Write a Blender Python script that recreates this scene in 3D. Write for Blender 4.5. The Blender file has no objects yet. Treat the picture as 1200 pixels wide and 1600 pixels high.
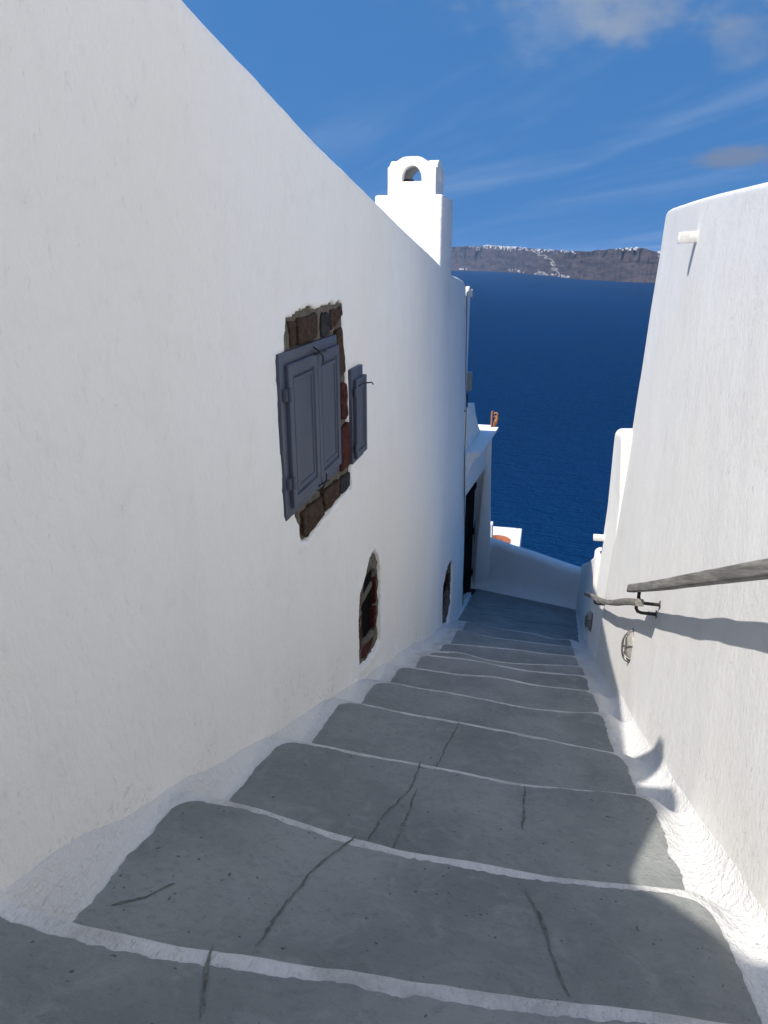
import bpy, bmesh, math, random
import numpy as np
from mathutils import Vector, Matrix, noise as mnoise
rad = math.radians
SC = bpy.context.scene
COL = SC.collection

# ------------------------------------------------------------------ camera
# frame: Y runs down the stairway, X to the right, metres, origin at the lens
cam_data = bpy.data.cameras.new('camera')
cam = bpy.data.objects.new('camera', cam_data); COL.objects.link(cam)
cam.location = (0, 0, 0)
cam.rotation_euler = (rad(90 - 19.8), 0, rad(13.0))
cam_data.sensor_fit = 'HORIZONTAL'; cam_data.sensor_width = 36.0; cam_data.lens = 33.3
cam_data.clip_start = 0.05; cam_data.clip_end = 90000
SC.camera = cam
SC.render.resolution_x = 768; SC.render.resolution_y = 1024

# ------------------------------------------------------------------ light
LDIR = Vector((1.0, 1.05, -2.0)).normalized()          # the way sunlight travels
SUN_EL = math.asin(-LDIR.z)
SUN_ROT = math.atan2(-LDIR.x, -LDIR.y)                 # clockwise from +Y
sd = bpy.data.lights.new('sun', 'SUN'); sd.energy = 2.8; sd.angle = rad(0.55); sd.color = (1.0, 0.94, 0.865)
sun = bpy.data.objects.new('sun', sd); COL.objects.link(sun)
sun.rotation_euler = LDIR.to_track_quat('-Z', 'Y').to_euler()

world = bpy.data.worlds.new('World'); SC.world = world; world.use_nodes = True
def build_world():
    nt = world.node_tree; N = nt.nodes; L = nt.links
    bg = N['Background']; bg.inputs['Strength'].default_value = 0.088
    def n(t, **k):
        o = N.new(t)
        for a, b in k.items(): setattr(o, a, b)
        return o
    def math_(op, a, b=None, clamp=False):
        m = n('ShaderNodeMath', operation=op, use_clamp=clamp)
        for i, v in enumerate((a, b)):
            if v is None: continue
            if isinstance(v, (int, float)): m.inputs[i].default_value = v
            else: L.new(v, m.inputs[i])
        return m.outputs[0]
    tc = n('ShaderNodeTexCoord'); gen = tc.outputs['Generated']
    sep = n('ShaderNodeSeparateXYZ'); L.new(gen, sep.inputs[0])
    # clear maritime air: the sky keeps its blue right down to the sea
    zz = math_('ADD', math_('MULTIPLY', math_('ABSOLUTE', sep.outputs[2]), 0.36), 0.56)
    comb = n('ShaderNodeCombineXYZ'); L.new(sep.outputs[0], comb.inputs[0]); L.new(sep.outputs[1], comb.inputs[1]); L.new(zz, comb.inputs[2])
    nrm = n('ShaderNodeVectorMath', operation='NORMALIZE'); L.new(comb.outputs[0], nrm.inputs[0])
    sky = n('ShaderNodeTexSky'); sky.sky_type = 'NISHITA'; sky.sun_disc = False
    sky.sun_elevation = SUN_EL; sky.sun_rotation = SUN_ROT
    sky.air_density = 1.0; sky.dust_density = 0.2; sky.ozone_density = 2.2; sky.altitude = 150
    L.new(nrm.outputs[0], sky.inputs['Vector'])
    hs = n('ShaderNodeHueSaturation'); hs.inputs['Saturation'].default_value = 1.28; hs.inputs['Value'].default_value = 1.0
    L.new(sky.outputs[0], hs.inputs['Color'])
    col = hs.outputs[0]
    # plane coordinates of a high cloud layer
    zc = math_('ADD', math_('MAXIMUM', sep.outputs[2], 0.0), 0.10)
    px = math_('DIVIDE', sep.outputs[0], zc); py = math_('DIVIDE', sep.outputs[1], zc)
    pl = n('ShaderNodeCombineXYZ'); L.new(px, pl.inputs[0]); L.new(py, pl.inputs[1])
    # cirrus streaks
    mr = n('ShaderNodeMapping'); mr.inputs['Rotation'].default_value = (0, 0, rad(-128)); L.new(pl.outputs[0], mr.inputs[0])
    mp = n('ShaderNodeMapping'); mp.inputs['Scale'].default_value = (0.30, 1.25, 1); mp.inputs['Location'].default_value = (1.3, 0.6, 0)
    L.new(mr.outputs[0], mp.inputs[0])
    nz = n('ShaderNodeTexNoise'); nz.inputs['Scale'].default_value = 0.9; nz.inputs['Detail'].default_value = 4; nz.inputs['Roughness'].default_value = 0.62; nz.inputs['Distortion'].default_value = 0.7
    L.new(mp.outputs[0], nz.inputs['Vector'])
    nb = n('ShaderNodeTexNoise'); nb.inputs['Scale'].default_value = 0.33; nb.inputs['Detail'].default_value = 1
    L.new(pl.outputs[0], nb.inputs['Vector'])
    def ramp(v, a, b):
        m = n('ShaderNodeMapRange', interpolation_type='SMOOTHERSTEP'); L.new(v, m.inputs[0])
        m.inputs[1].default_value = a; m.inputs[2].default_value = b; return m.outputs[0]
    ci = math_('MULTIPLY', math_('MULTIPLY', ramp(nz.outputs[0], 0.42, 0.85), ramp(nb.outputs[0], 0.32, 0.60)), 0.14)
    mix = n('ShaderNodeMix', data_type='RGBA'); L.new(ci, mix.inputs[0]); L.new(col, mix.inputs[6]); mix.inputs[7].default_value = (5.2, 5.6, 6.0, 1)
    col = mix.outputs[2]
    # single low clouds: soft lumps in given directions
    nz2 = n('ShaderNodeTexNoise'); nz2.inputs['Scale'].default_value = 11; nz2.inputs['Detail'].default_value = 4; nz2.inputs['Roughness'].default_value = 0.55
    mp2 = n('ShaderNodeMapping'); mp2.inputs['Scale'].default_value = (1, 1, 1.6); L.new(gen, mp2.inputs[0]); L.new(mp2.outputs[0], nz2.inputs['Vector'])
    for az, el, wa, we, amp, c in CLOUDS:
        d = Vector((math.sin(rad(az)) * math.cos(rad(el)), math.cos(rad(az)) * math.cos(rad(el)), math.sin(rad(el))))
        r = Vector((math.cos(rad(az)), -math.sin(rad(az)), 0)); u = r.cross(d)
        def dot(v):
            q = n('ShaderNodeVectorMath', operation='DOT_PRODUCT'); L.new(gen, q.inputs[0]); q.inputs[1].default_value = v; return q.outputs['Value']
        a = math_('DIVIDE', dot(r), math.sin(rad(wa))); b = math_('DIVIDE', dot(u), math.sin(rad(we)))
        rr = math_('SQRT', math_('ADD', math_('MULTIPLY', a, a), math_('MULTIPLY', b, b)))
        front = math_('GREATER_THAN', dot(d), 0.0)
        den = math_('ADD', math_('SUBTRACT', 1.12, rr), math_('MULTIPLY', math_('SUBTRACT', nz2.outputs[0], 0.5), 2.6))
        den = math_('MULTIPLY', math_('MULTIPLY', ramp(den, 0.0, 1.1), front), amp)
        mx = n('ShaderNodeMix', data_type='RGBA'); L.new(den, mx.inputs[0]); L.new(col, mx.inputs[6]); mx.inputs[7].default_value = (*c, 1)
        col = mx.outputs[2]
    L.new(col, bg.inputs['Color'])
CLOUDS = [  # azimuth from +Y clockwise, elevation, half widths (deg), opacity, radiance
    (6.5, 16.2, 10.5, 3.6, 0.72, (1.85, 2.2, 2.8)),
    (9.5, 13.2, 3.5, 2.0, 0.40, (1.7, 2.05, 2.7)),
    (-1.5, 14.6, 4.0, 2.6, 0.26, (2.0, 2.5, 3.3)),
    (11.6, 6.15, 3.9, 0.75, 0.80, (1.15, 1.45, 2.1)),
    (16.0, 8.6, 2.2, 0.6, 0.5, (1.3, 1.7, 2.4)),
]
build_world()
world.cycles.sampling_method = 'MANUAL'; world.cycles.sample_map_resolution = 256
SC.view_settings.view_transform = 'Standard'; SC.view_settings.look = 'None'
SC.view_settings.exposure = 1.0; SC.view_settings.gamma = 1.0; SC.view_settings.use_curve_mapping = False
SC.render.engine = 'CYCLES'
SC.cycles.max_bounces = 7; SC.cycles.diffuse_bounces = 5; SC.cycles.glossy_bounces = 2; SC.cycles.transmission_bounces = 2
SC.cycles.use_adaptive_sampling = True; SC.cycles.adaptive_threshold = 0.02
try: SC.cycles.volume_bounces = 1
except Exception: pass

# ------------------------------------------------------------------ helpers
rng = np.random.RandomState(7)
_T = rng.rand(256, 256)
def vn(x, y):
    """tileable value noise, -1..1"""
    x = np.asarray(x, float); y = np.asarray(y, float)
    xi = np.floor(x).astype(int); yi = np.floor(y).astype(int)
    fx = x - xi; fy = y - yi; fx = fx * fx * (3 - 2 * fx); fy = fy * fy * (3 - 2 * fy)
    a = _T[xi % 256, yi % 256]; b = _T[(xi + 1) % 256, yi % 256]; c = _T[xi % 256, (yi + 1) % 256]; d = _T[(xi + 1) % 256, (yi + 1) % 256]
    return ((a * (1 - fx) + b * fx) * (1 - fy) + (c * (1 - fx) + d * fx) * fy) * 2 - 1
def fbm(x, y, o=4, g=0.5):
    s = 0; a = 1.0
    for i in range(o):
        s = s + a * vn(np.asarray(x) * 2**i + 17.3 * i, np.asarray(y) * 2**i + 5.1 * i); a *= g
    return s
def sstep(a, b, x):
    t = np.clip((np.asarray(x, float) - a) / (b - a), 0, 1); return t * t * (3 - 2 * t)

def tag(o, label=None, cat=None, group=None, kind=None):
    if label: o['label'] = label
    if cat: o['category'] = cat
    if group: o['group'] = group
    if kind: o['kind'] = kind
    return o
def empty(name, loc=(0, 0, 0), parent=None):
    o = bpy.data.objects.new(name, None); COL.objects.link(o); o.location = loc; o.empty_display_size = 0.2
    if parent: o.parent = parent
    return o
def mesh_obj(name, verts, faces, mat, parent=None, smooth=True, auto=None):
    me = bpy.data.meshes.new(name); me.from_pydata([tuple(map(float, v)) for v in verts], [], [tuple(map(int, f)) for f in faces])
    me.validate()
    if smooth: me.polygons.foreach_set('use_smooth', [True] * len(me.polygons))
    o = bpy.data.objects.new(name, me); COL.objects.link(o)
    if mat: me.materials.append(mat)
    if parent:
        o.parent = parent
        if parent.parent: base = parent.parent.location + parent.location
        else: base = parent.location
        me.transform(Matrix.Translation(-base))
    if auto is not None:
        me.update()
        try:
            me.set_sharp_from_angle(angle=rad(auto))
        except Exception: pass
    me.update()
    return o
def grid_faces(P, flip=False, eps=1e-5):
    """P: (m,n,3) -> verts, quads (degenerate ones dropped)"""
    m, n = P.shape[:2]; V = P.reshape(-1, 3)
    i = np.arange(m * n).reshape(m, n)
    a, b, c, d = i[:-1, :-1].ravel(), i[1:, :-1].ravel(), i[1:, 1:].ravel(), i[:-1, 1:].ravel()
    ar = np.linalg.norm(np.cross(V[c] - V[a], V[d] - V[b]), axis=1)
    q = np.stack([a, b, c, d], 1)[ar > eps]
    if flip: q = q[:, ::-1]
    return V, q
def merged(V, F, name, mat, parent=None, smooth=True, dist=1e-5, auto=None):
    o = mesh_obj(name, V, F, mat, parent, smooth)
    bm = bmesh.new(); bm.from_mesh(o.data); bmesh.ops.remove_doubles(bm, verts=bm.verts, dist=dist); bmesh.ops.dissolve_degenerate(bm, dist=1e-6, edges=bm.edges)
    bmesh.ops.delete(bm, geom=[v for v in bm.verts if not v.link_faces], context='VERTS')
    bm.to_mesh(o.data); bm.free()
    if auto is not None:
        try: o.data.set_sharp_from_angle(angle=rad(auto))
        except Exception: pass
    return o
class MB:
    def __init__(s): s.v = []; s.f = []
    def add(s, v, f):
        b = len(s.v); s.v += [tuple(p) for p in v]; s.f += [tuple(i + b for i in q) for q in f]; return s
    def box(s, x0, x1, y0, y1, z0, z1):
        v = [(x, y, z) for x in (x0, x1) for y in (y0, y1) for z in (z0, z1)]
        return s.add(v, [(0, 1, 3, 2), (4, 6, 7, 5), (0, 4, 5, 1), (2, 3, 7, 6), (0, 2, 6, 4), (1, 5, 7, 3)])
    def tube(s, pts, r, n=8, cap=True):
        pts = [Vector(p) for p in pts]; rs = r if isinstance(r, (list, tuple)) else [r] * len(pts)
        V = []; up = Vector((0.13, 0.21, 0.97))
        for k, p in enumerate(pts):
            t = (pts[min(k + 1, len(pts) - 1)] - pts[max(k - 1, 0)]).normalized()
            a = t.cross(up)
            if a.length < 1e-3: a = t.cross(Vector((1, 0, 0)))
            a.normalize(); b = a.cross(t)
            for j in range(n):
                an = 2 * math.pi * j / n; V.append(p + (a * math.cos(an) + b * math.sin(an)) * rs[k])
        F = [(k * n + j, k * n + (j + 1) % n, (k + 1) * n + (j + 1) % n, (k + 1) * n + j) for k in range(len(pts) - 1) for j in range(n)]
        if cap: F += [tuple(range(n))[::-1], tuple((len(pts) - 1) * n + j for j in range(n))]
        return s.add(V, F)
    def prism(s, poly, a, b, f):
        """poly: list of 2D, f(p,q,d) -> xyz, extruded d=a..b"""
        n = len(poly); V = [f(p, q, a) for p, q in poly] + [f(p, q, b) for p, q in poly]
        F = [tuple(range(n))[::-1], tuple(range(n, 2 * n))] + [(i, (i + 1) % n, n + (i + 1) % n, n + i) for i in range(n)]
        return s.add(V, F)
    def build(s, name, mat, parent=None, smooth=False, bevel=0, seg=2, auto=40):
        o = mesh_obj(name, s.v, s.f, mat, parent, smooth)
        bm = bmesh.new(); bm.from_mesh(o.data); bmesh.ops.recalc_face_normals(bm, faces=bm.faces)
        if bevel: bmesh.ops.bevel(bm, geom=[e for e in bm.edges if len(e.link_faces) == 2 and e.calc_face_angle(0) > rad(25)], offset=bevel, segments=seg, affect='EDGES', profile=0.5, clamp_overlap=True)
        bm.to_mesh(o.data); bm.free()
        o.data.polygons.foreach_set('use_smooth', [True] * len(o.data.polygons))
        try: o.data.set_sharp_from_angle(angle=rad(auto))
        except Exception: pass
        return o

# ------------------------------------------------------------------ materials
def new_mat(name):
    m = bpy.data.materials.new(name); m.use_nodes = True
    nt = m.node_tree; b = nt.nodes['Principled BSDF']; b.inputs['Specular IOR Level'].default_value = 0.25
    return m, nt, b
class NB:
    def __init__(s, nt): s.nt = nt; s.N = nt.nodes; s.L = nt.links
    def n(s, t, **k):
        o = s.N.new(t)
        for a, b in k.items(): setattr(o, a, b)
        return o
    def pos(s, scale=(1, 1, 1), rot=(0, 0, 0), loc=(0, 0, 0)):
        g = s.n('ShaderNodeNewGeometry'); m = s.n('ShaderNodeMapping'); s.L.new(g.outputs['Position'], m.inputs[0])
        m.inputs['Scale'].default_value = scale; m.inputs['Rotation'].default_value = rot; m.inputs['Location'].default_value = loc
        return m.outputs[0]
    def obj(s, scale=(1, 1, 1)):
        g = s.n('ShaderNodeTexCoord'); m = s.n('ShaderNodeMapping'); s.L.new(g.outputs['Object'], m.inputs[0]); m.inputs['Scale'].default_value = scale
        return m.outputs[0]
    def noise(s, v, scale, detail=4, rough=0.5, dist=0.0):
        t = s.n('ShaderNodeTexNoise'); s.L.new(v, t.inputs['Vector'])
        t.inputs['Scale'].default_value = scale; t.inputs['Detail'].default_value = detail; t.inputs['Roughness'].default_value = rough; t.inputs['Distortion'].default_value = dist
        return t.outputs[0]
    def ramp(s, v, a, b, c=0.0, d=1.0):
        m = s.n('ShaderNodeMapRange', interpolation_type='SMOOTHSTEP'); s.L.new(v, m.inputs[0])
        for i, q in enumerate((a, b, c, d)): m.inputs[i + 1].default_value = q
        return m.outputs[0]
    def math(s, op, a, b=None):
        m = s.n('ShaderNodeMath', operation=op)
        for i, v in enumerate((a, b)):
            if v is None: continue
            if isinstance(v, (int, float)): m.inputs[i].default_value = v
            else: s.L.new(v, m.inputs[i])
        return m.outputs[0]
    def mix(s, f, a, b):
        m = s.n('ShaderNodeMix', data_type='RGBA')
        if isinstance(f, (int, float)): m.inputs[0].default_value = f
        else: s.L.new(f, m.inputs[0])
        for i, v in ((6, a), (7, b)):
            if isinstance(v, tuple): m.inputs[i].default_value = (*v, 1) if len(v) == 3 else v
            else: s.L.new(v, m.inputs[i])
        return m.outputs[2]
    def bump(s, h, strength, dist, normal=None):
        b = s.n('ShaderNodeBump'); s.L.new(h, b.inputs['Height']); b.inputs['Strength'].default_value = strength; b.inputs['Distance'].default_value = dist
        if normal: s.L.new(normal, b.inputs['Normal'])
        return b.outputs[0]

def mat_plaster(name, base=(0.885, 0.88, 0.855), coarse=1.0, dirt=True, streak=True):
    m, nt, b = new_mat(name); k = NB(nt)
    p = k.pos(); ps = k.pos(scale=(1, 1, 0.16))
    c = k.mix(k.ramp(k.noise(p, 0.55, 2), 0.35, 0.7), base, tuple(x * y for x, y in zip(base, (0.975, 0.955, 0.925))))
    c = k.mix(k.math('MULTIPLY', k.ramp(k.noise(ps, 3.2, 3, 0.6), 0.5, 0.8), 0.4), c, tuple(x * y for x, y in zip(base, (0.90, 0.90, 0.89))))
    if dirt:   # scuffs and splashes low down by the steps
        g = k.n('ShaderNodeNewGeometry'); sp = k.n('ShaderNodeSeparateXYZ'); k.L.new(g.outputs['Position'], sp.inputs[0])
        h = k.math('ADD', k.math('ADD', sp.outputs[2], 1.0), k.math('MULTIPLY', sp.outputs[1], 0.443))
        low = k.ramp(h, 0.45, 0.05)
        sc = k.math('MULTIPLY', low, k.ramp(k.noise(p, 38, 4, 0.75), 0.52, 0.68))
        sc = k.math('MULTIPLY', sc, k.ramp(k.noise(p, 2.3, 2), 0.42, 0.56))
        c = k.mix(k.math('MULTIPLY', sc, 0.6), c, (0.42, 0.40, 0.36))
    scr = k.noise(k.pos(scale=(1, 1, 0.4)), 34, 4, 0.7)      # trowel nicks and weathered streaks
    c = k.mix(k.math('MULTIPLY', k.ramp(scr, 0.62, 0.78), 0.10), c, tuple(x * 0.75 for x in base))
    c = k.mix(k.math('MULTIPLY', k.ramp(k.noise(p, 5, 4, 0.7), 0.5, 0.75), 0.35), c, tuple(x * y for x, y in zip(base, (0.89, 0.875, 0.84))))
    k.L.new(c, b.inputs['Base Color']); b.inputs['Roughness'].default_value = 0.86
    h1 = k.noise(k.pos(scale=(1, 1, 0.4 if streak else 1)), 11, 3, 0.6)
    h2 = k.noise(k.pos(scale=(1, 1, 0.6 if streak else 1)), 46, 3, 0.65)
    hh = k.math('ADD', k.math('SUBTRACT', k.math('MULTIPLY', h1, 0.0075 * coarse), k.math('MULTIPLY', k.ramp(scr, 0.6, 0.75), 0.002)), k.math('MULTIPLY', h2, 0.0050 * coarse))
    k.L.new(k.bump(hh, 1.0, 1.0), b.inputs['Normal'])
    return m
M = {}
M['plaster'] = mat_plaster('whitewashed_plaster')
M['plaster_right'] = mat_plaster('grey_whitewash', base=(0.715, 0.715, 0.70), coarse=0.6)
M['plaster_far'] = mat_plaster('chimney_whitewash', base=(0.88, 0.875, 0.85), dirt=False, coarse=1.3, streak=False)

def mat_tread():
    m, nt, b = new_mat('grey_floor_paint'); k = NB(nt); p = k.pos()
    c = k.mix(k.ramp(k.noise(p, 1.6, 3, 0.6), 0.3, 0.7), (0.205, 0.217, 0.208), (0.305, 0.316, 0.302))
    c = k.mix(k.math('MULTIPLY', k.ramp(k.noise(p, 7, 5, 0.72, 1.2), 0.46, 0.72), 0.65), c, (0.325, 0.335, 0.318))
    fine = k.noise(k.pos(scale=(0.8, 1.2, 1), rot=(0, 0, 0.7)), 36, 5, 0.78)
    c = k.mix(k.math('MULTIPLY', k.ramp(fine, 0.48, 0.72), 0.5), c, (0.145, 0.152, 0.150))
    c = k.mix(k.math('MULTIPLY', k.ramp(k.noise(p, 50, 1, 0.5), 0.735, 0.765), 0.75), c, (0.07, 0.065, 0.06))
    k.L.new(c, b.inputs['Base Color'])
    b.inputs['Roughness'].default_value = 0.62; b.inputs['Specular IOR Level'].default_value = 0.25
    hh = k.math('ADD', k.math('MULTIPLY', fine, 0.008), k.math('MULTIPLY', k.noise(p, 7, 2, 0.55), 0.012))
    k.L.new(k.bump(hh, 1.0, 1.0), b.inputs['Normal']); return m
M['tread'] = mat_tread()
def mat_stripe():
    m, nt, b = new_mat('worn_white_step'); k = NB(nt); p = k.pos()
    c = k.mix(k.ramp(k.noise(p, 6, 5, 0.65), 0.35, 0.7), (0.66, 0.65, 0.625), (0.47, 0.46, 0.435))
    c = k.mix(k.math('MULTIPLY', k.ramp(k.noise(p, 38, 4, 0.7), 0.6, 0.72), 0.6), c, (0.30, 0.29, 0.27))
    g = k.n('ShaderNodeNewGeometry'); sp = k.n('ShaderNodeSeparateXYZ'); k.L.new(g.outputs['Position'], sp.inputs[0])
    ax = k.math('ABSOLUTE', k.math('ADD', sp.outputs[0], 0.24))     # fresh whitewash towards both walls
    c = k.mix(k.ramp(ax, 0.74, 0.9), c, (0.72, 0.715, 0.695))
    c = k.mix(k.math('MULTIPLY', k.ramp(k.noise(p, 24, 5, 0.7), 0.64, 0.74), 0.35), c, (0.35, 0.33, 0.30))
    k.L.new(c, b.inputs['Base Color']); b.inputs['Roughness'].default_value = 0.8
    hh = k.math('ADD', k.math('MULTIPLY', k.noise(p, 24, 4, 0.65), 0.018), k.math('MULTIPLY', k.noise(k.pos(scale=(1, 0.35, 1), rot=(0, 0, 0.9)), 70, 3, 0.6), 0.008))
    k.L.new(k.bump(hh, 1.0, 1.0), b.inputs['Normal']); return m
M['step'] = mat_stripe()
def mat_simple(name, col, rough=0.6, var=0.15, scale=8, spec=0.25, bump=0.2, bscale=40, metal=0.0, stretch=(1, 1, 1)):
    m, nt, b = new_mat(name); k = NB(nt); p = k.pos(scale=stretch)
    c = k.mix(k.ramp(k.noise(p, scale, 5, 0.6), 0.3, 0.7), tuple(x * (1 - var) for x in col), tuple(min(1, x * (1 + var)) for x in col))
    k.L.new(c, b.inputs['Base Color']); b.inputs['Roughness'].default_value = rough; b.inputs['Specular IOR Level'].default_value = spec; b.inputs['Metallic'].default_value = metal
    if bump: k.L.new(k.bump(k.noise(p, bscale, 5, 0.6), bump, 0.006), b.inputs['Normal'])
    return m
M['shutter'] = mat_simple('blue_grey_paint', (0.072, 0.084, 0.118), 0.5, 0.12, 5, 0.35, 0.12, 60, stretch=(1, 1, 0.2))
M['mortar'] = mat_simple('lime_mortar', (0.135, 0.12, 0.098), 0.9, 0.3, 22, 0.1, 0.8, 45)
M['crack'] = mat_simple('dark_crack_filler', (0.15, 0.155, 0.135), 0.8, 0.35, 40, 0.2, 0.4, 60)
M['iron'] = mat_simple('black_iron', (0.012, 0.012, 0.013), 0.5, 0.3, 20, 0.4, 0.1, 80)
M['void'] = mat_simple('painted_dark', (0.006, 0.0055, 0.005), 0.9, 0.3, 10, 0.05, 0.2, 20)  # near-black: shade in openings and gaps is put into the colour
M['door'] = mat_simple('black_brown_wood', (0.010, 0.008, 0.007), 0.8, 0.5, 9, 0.04, 0.4, 30, stretch=(1, 1, 0.2))
M['terracotta'] = mat_simple('terracotta', (0.42, 0.155, 0.085), 0.8, 0.18, 12, 0.15, 0.3, 40)
M['ornament'] = mat_simple('weathered_terracotta', (0.36, 0.17, 0.085), 0.8, 0.35, 26, 0.15, 0.5, 60)
M['grey_box'] = mat_simple('grey_plastic', (0.30, 0.295, 0.265), 0.55, 0.08, 6, 0.35, 0.0)
M['white_paint'] = mat_simple('chipped_white_paint', (0.76, 0.74, 0.69), 0.7, 0.1, 25, 0.25, 0.4, 60)
M['glass'] = mat_simple('dusty_lamp_glass', (0.30, 0.29, 0.26), 0.28, 0.2, 30, 0.5, 0.25, 90)
M['cage'] = mat_simple('dull_metal', (0.16, 0.155, 0.145), 0.45, 0.2, 30, 0.5, 0.1, 60, metal=0.4)
def mat_stone(name, a, b2):
    m, nt, b = new_mat(name); k = NB(nt); p = k.pos()
    c = k.mix(k.ramp(k.noise(p, 28, 6, 0.75), 0.35, 0.66), a, b2)
    c = k.mix(k.math('MULTIPLY', k.ramp(k.noise(p, 95, 2), 0.66, 0.74), 0.6), c, (0.17, 0.15, 0.13))
    k.L.new(c, b.inputs['Base Color']); b.inputs['Roughness'].default_value = 0.85
    nrm = k.bump(k.noise(p, 60, 6, 0.7), 0.9, 0.012); k.L.new(nrm, b.inputs['Normal']); return m
M['st_brown'] = mat_stone('brown_lava_stone', (0.030, 0.018, 0.012), (0.085, 0.050, 0.030))
M['st_red'] = mat_stone('red_lava_stone', (0.040, 0.009, 0.007), (0.090, 0.020, 0.014))
M['st_black'] = mat_stone('black_lava_stone', (0.018, 0.018, 0.020), (0.042, 0.043, 0.047))
M['st_tan'] = mat_stone('tan_stone', (0.09, 0.05, 0.028), (0.16, 0.095, 0.055))
def mat_wood():
    m, nt, b = new_mat('weathered_grey_wood'); k = NB(nt)
    q = k.pos(); r_ = k.n('ShaderNodeMapping'); k.L.new(k.pos(rot=(rad(24), 0, 0)), r_.inputs[0]); r_.inputs['Scale'].default_value = (1, 0.05, 1); p = r_.outputs[0]
    c = k.mix(k.ramp(k.noise(p, 60, 6, 0.7), 0.3, 0.7), (0.115, 0.110, 0.098), (0.31, 0.30, 0.275))
    c = k.mix(k.math('MULTIPLY', k.ramp(k.noise(q, 7, 4), 0.5, 0.75), 0.5), c, (0.15, 0.138, 0.118))
    k.L.new(c, b.inputs['Base Color']); b.inputs['Roughness'].default_value = 0.72
    k.L.new(k.bump(k.noise(p, 90, 6, 0.7), 0.6, 0.004), b.inputs['Normal']); return m
M['wood'] = mat_wood()
def mat_sea():
    m, nt, b = new_mat('sea_water'); k = NB(nt)
    c = k.mix(k.ramp(k.noise(k.pos(scale=(1, 0.35, 1)), 0.0016, 3, 0.55), 0.35, 0.7), (0.0001, 0.0205, 0.074), (0.0002, 0.0275, 0.099))
    w1 = k.noise(k.pos(scale=(0.45, 1, 1), rot=(0, 0, 0.3)), 0.11, 4, 0.6, 0.4)
    w2 = k.noise(k.pos(scale=(0.5, 1, 1), rot=(0, 0, -0.25)), 0.5, 3, 0.65, 0.3)
    nrm = k.bump(k.math('ADD', k.math('MULTIPLY', w1, 5.0), k.math('MULTIPLY', w2, 2.2)), 1.0, 1.0)
    d = k.n('ShaderNodeBsdfDiffuse'); k.L.new(c, d.inputs[0]); k.L.new(nrm, d.inputs['Normal'])
    g = k.n('ShaderNodeBsdfGlossy'); g.inputs['Color'].default_value = (0.5, 0.8, 1, 1); g.inputs['Roughness'].default_value = 0.28; k.L.new(nrm, g.inputs['Normal'])
    fr = k.n('ShaderNodeFresnel'); fr.inputs[0].default_value = 1.33; k.L.new(nrm, fr.inputs['Normal'])
    mx = k.n('ShaderNodeMixShader'); k.L.new(k.math('MULTIPLY', fr.outputs[0], 0.22), mx.inputs[0]); k.L.new(d.outputs[0], mx.inputs[1]); k.L.new(g.outputs[0], mx.inputs[2])
    k.L.new(mx.outputs[0], nt.nodes['Material Output'].inputs['Surface']); nt.nodes.remove(b)
    return m
M['sea'] = mat_sea()
def mat_cliff():
    m, nt, b = new_mat('volcanic_cliff'); k = NB(nt); g = k.n('ShaderNodeNewGeometry'); sp = k.n('ShaderNodeSeparateXYZ'); k.L.new(g.outputs['Position'], sp.inputs[0])
    band = k.noise(k.pos(scale=(0.15, 0.15, 1)), 0.035, 5, 0.7, 0.6)
    c = k.mix(k.ramp(band, 0.35, 0.62), (0.045, 0.036, 0.034), (0.115, 0.088, 0.080))
    c = k.mix(k.math('MULTIPLY', k.ramp(k.noise(k.pos(), 0.006, 6, 0.65), 0.45, 0.65), 0.7), c, (0.075, 0.062, 0.054))
    c = k.mix(k.math('MULTIPLY', k.ramp(k.noise(k.pos(), 0.03, 6, 0.7), 0.55, 0.7), 0.7), c, (0.022, 0.019, 0.019))
    k.L.new(c, b.inputs['Base Color']); b.inputs['Roughness'].default_value = 0.95; b.inputs['Specular IOR Level'].default_value = 0.05
    k.L.new(k.bump(k.noise(k.pos(), 0.02, 8, 0.7), 1.0, 40), b.inputs['Normal']); return m
M['cliff'] = mat_cliff()
M['village'] = mat_simple('far_whitewash', (0.82, 0.81, 0.78), 0.9, 0.04, 0.05, 0.1, 0)
M['path'] = mat_simple('pale_path', (0.42, 0.385, 0.34), 0.9, 0.1, 0.05, 0.1, 0)
M['rock'] = mat_simple('dark_hillside', (0.11, 0.085, 0.065), 0.95, 0.4, 0.7, 0.05, 0.8, 3)

# ------------------------------------------------------------------ setting: sea, far island, hillside
SEA_Z = -150.0
R_SEA = 26000.0
def build_sea():
    rings = [0, 300, 800, 2000, 5000, 10000, 17000, R_SEA]; n = 64
    V = [(0, 0, SEA_Z)]; F = []
    for r in rings[1:]:
        V += [(r * math.cos(2 * math.pi * j / n), r * math.sin(2 * math.pi * j / n), SEA_Z) for j in range(n)]
    F += [(0, 1 + j, 1 + (j + 1) % n) for j in range(n)]
    for k in range(len(rings) - 2):
        a = 1 + k * n; b = a + n
        F += [(a + j, b + j, b + (j + 1) % n, a + (j + 1) % n) for j in range(n)]
    tag(mesh_obj('sea', V, F, M['sea']), 'deep blue sea filling the bay below', kind='structure')
build_sea()
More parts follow.
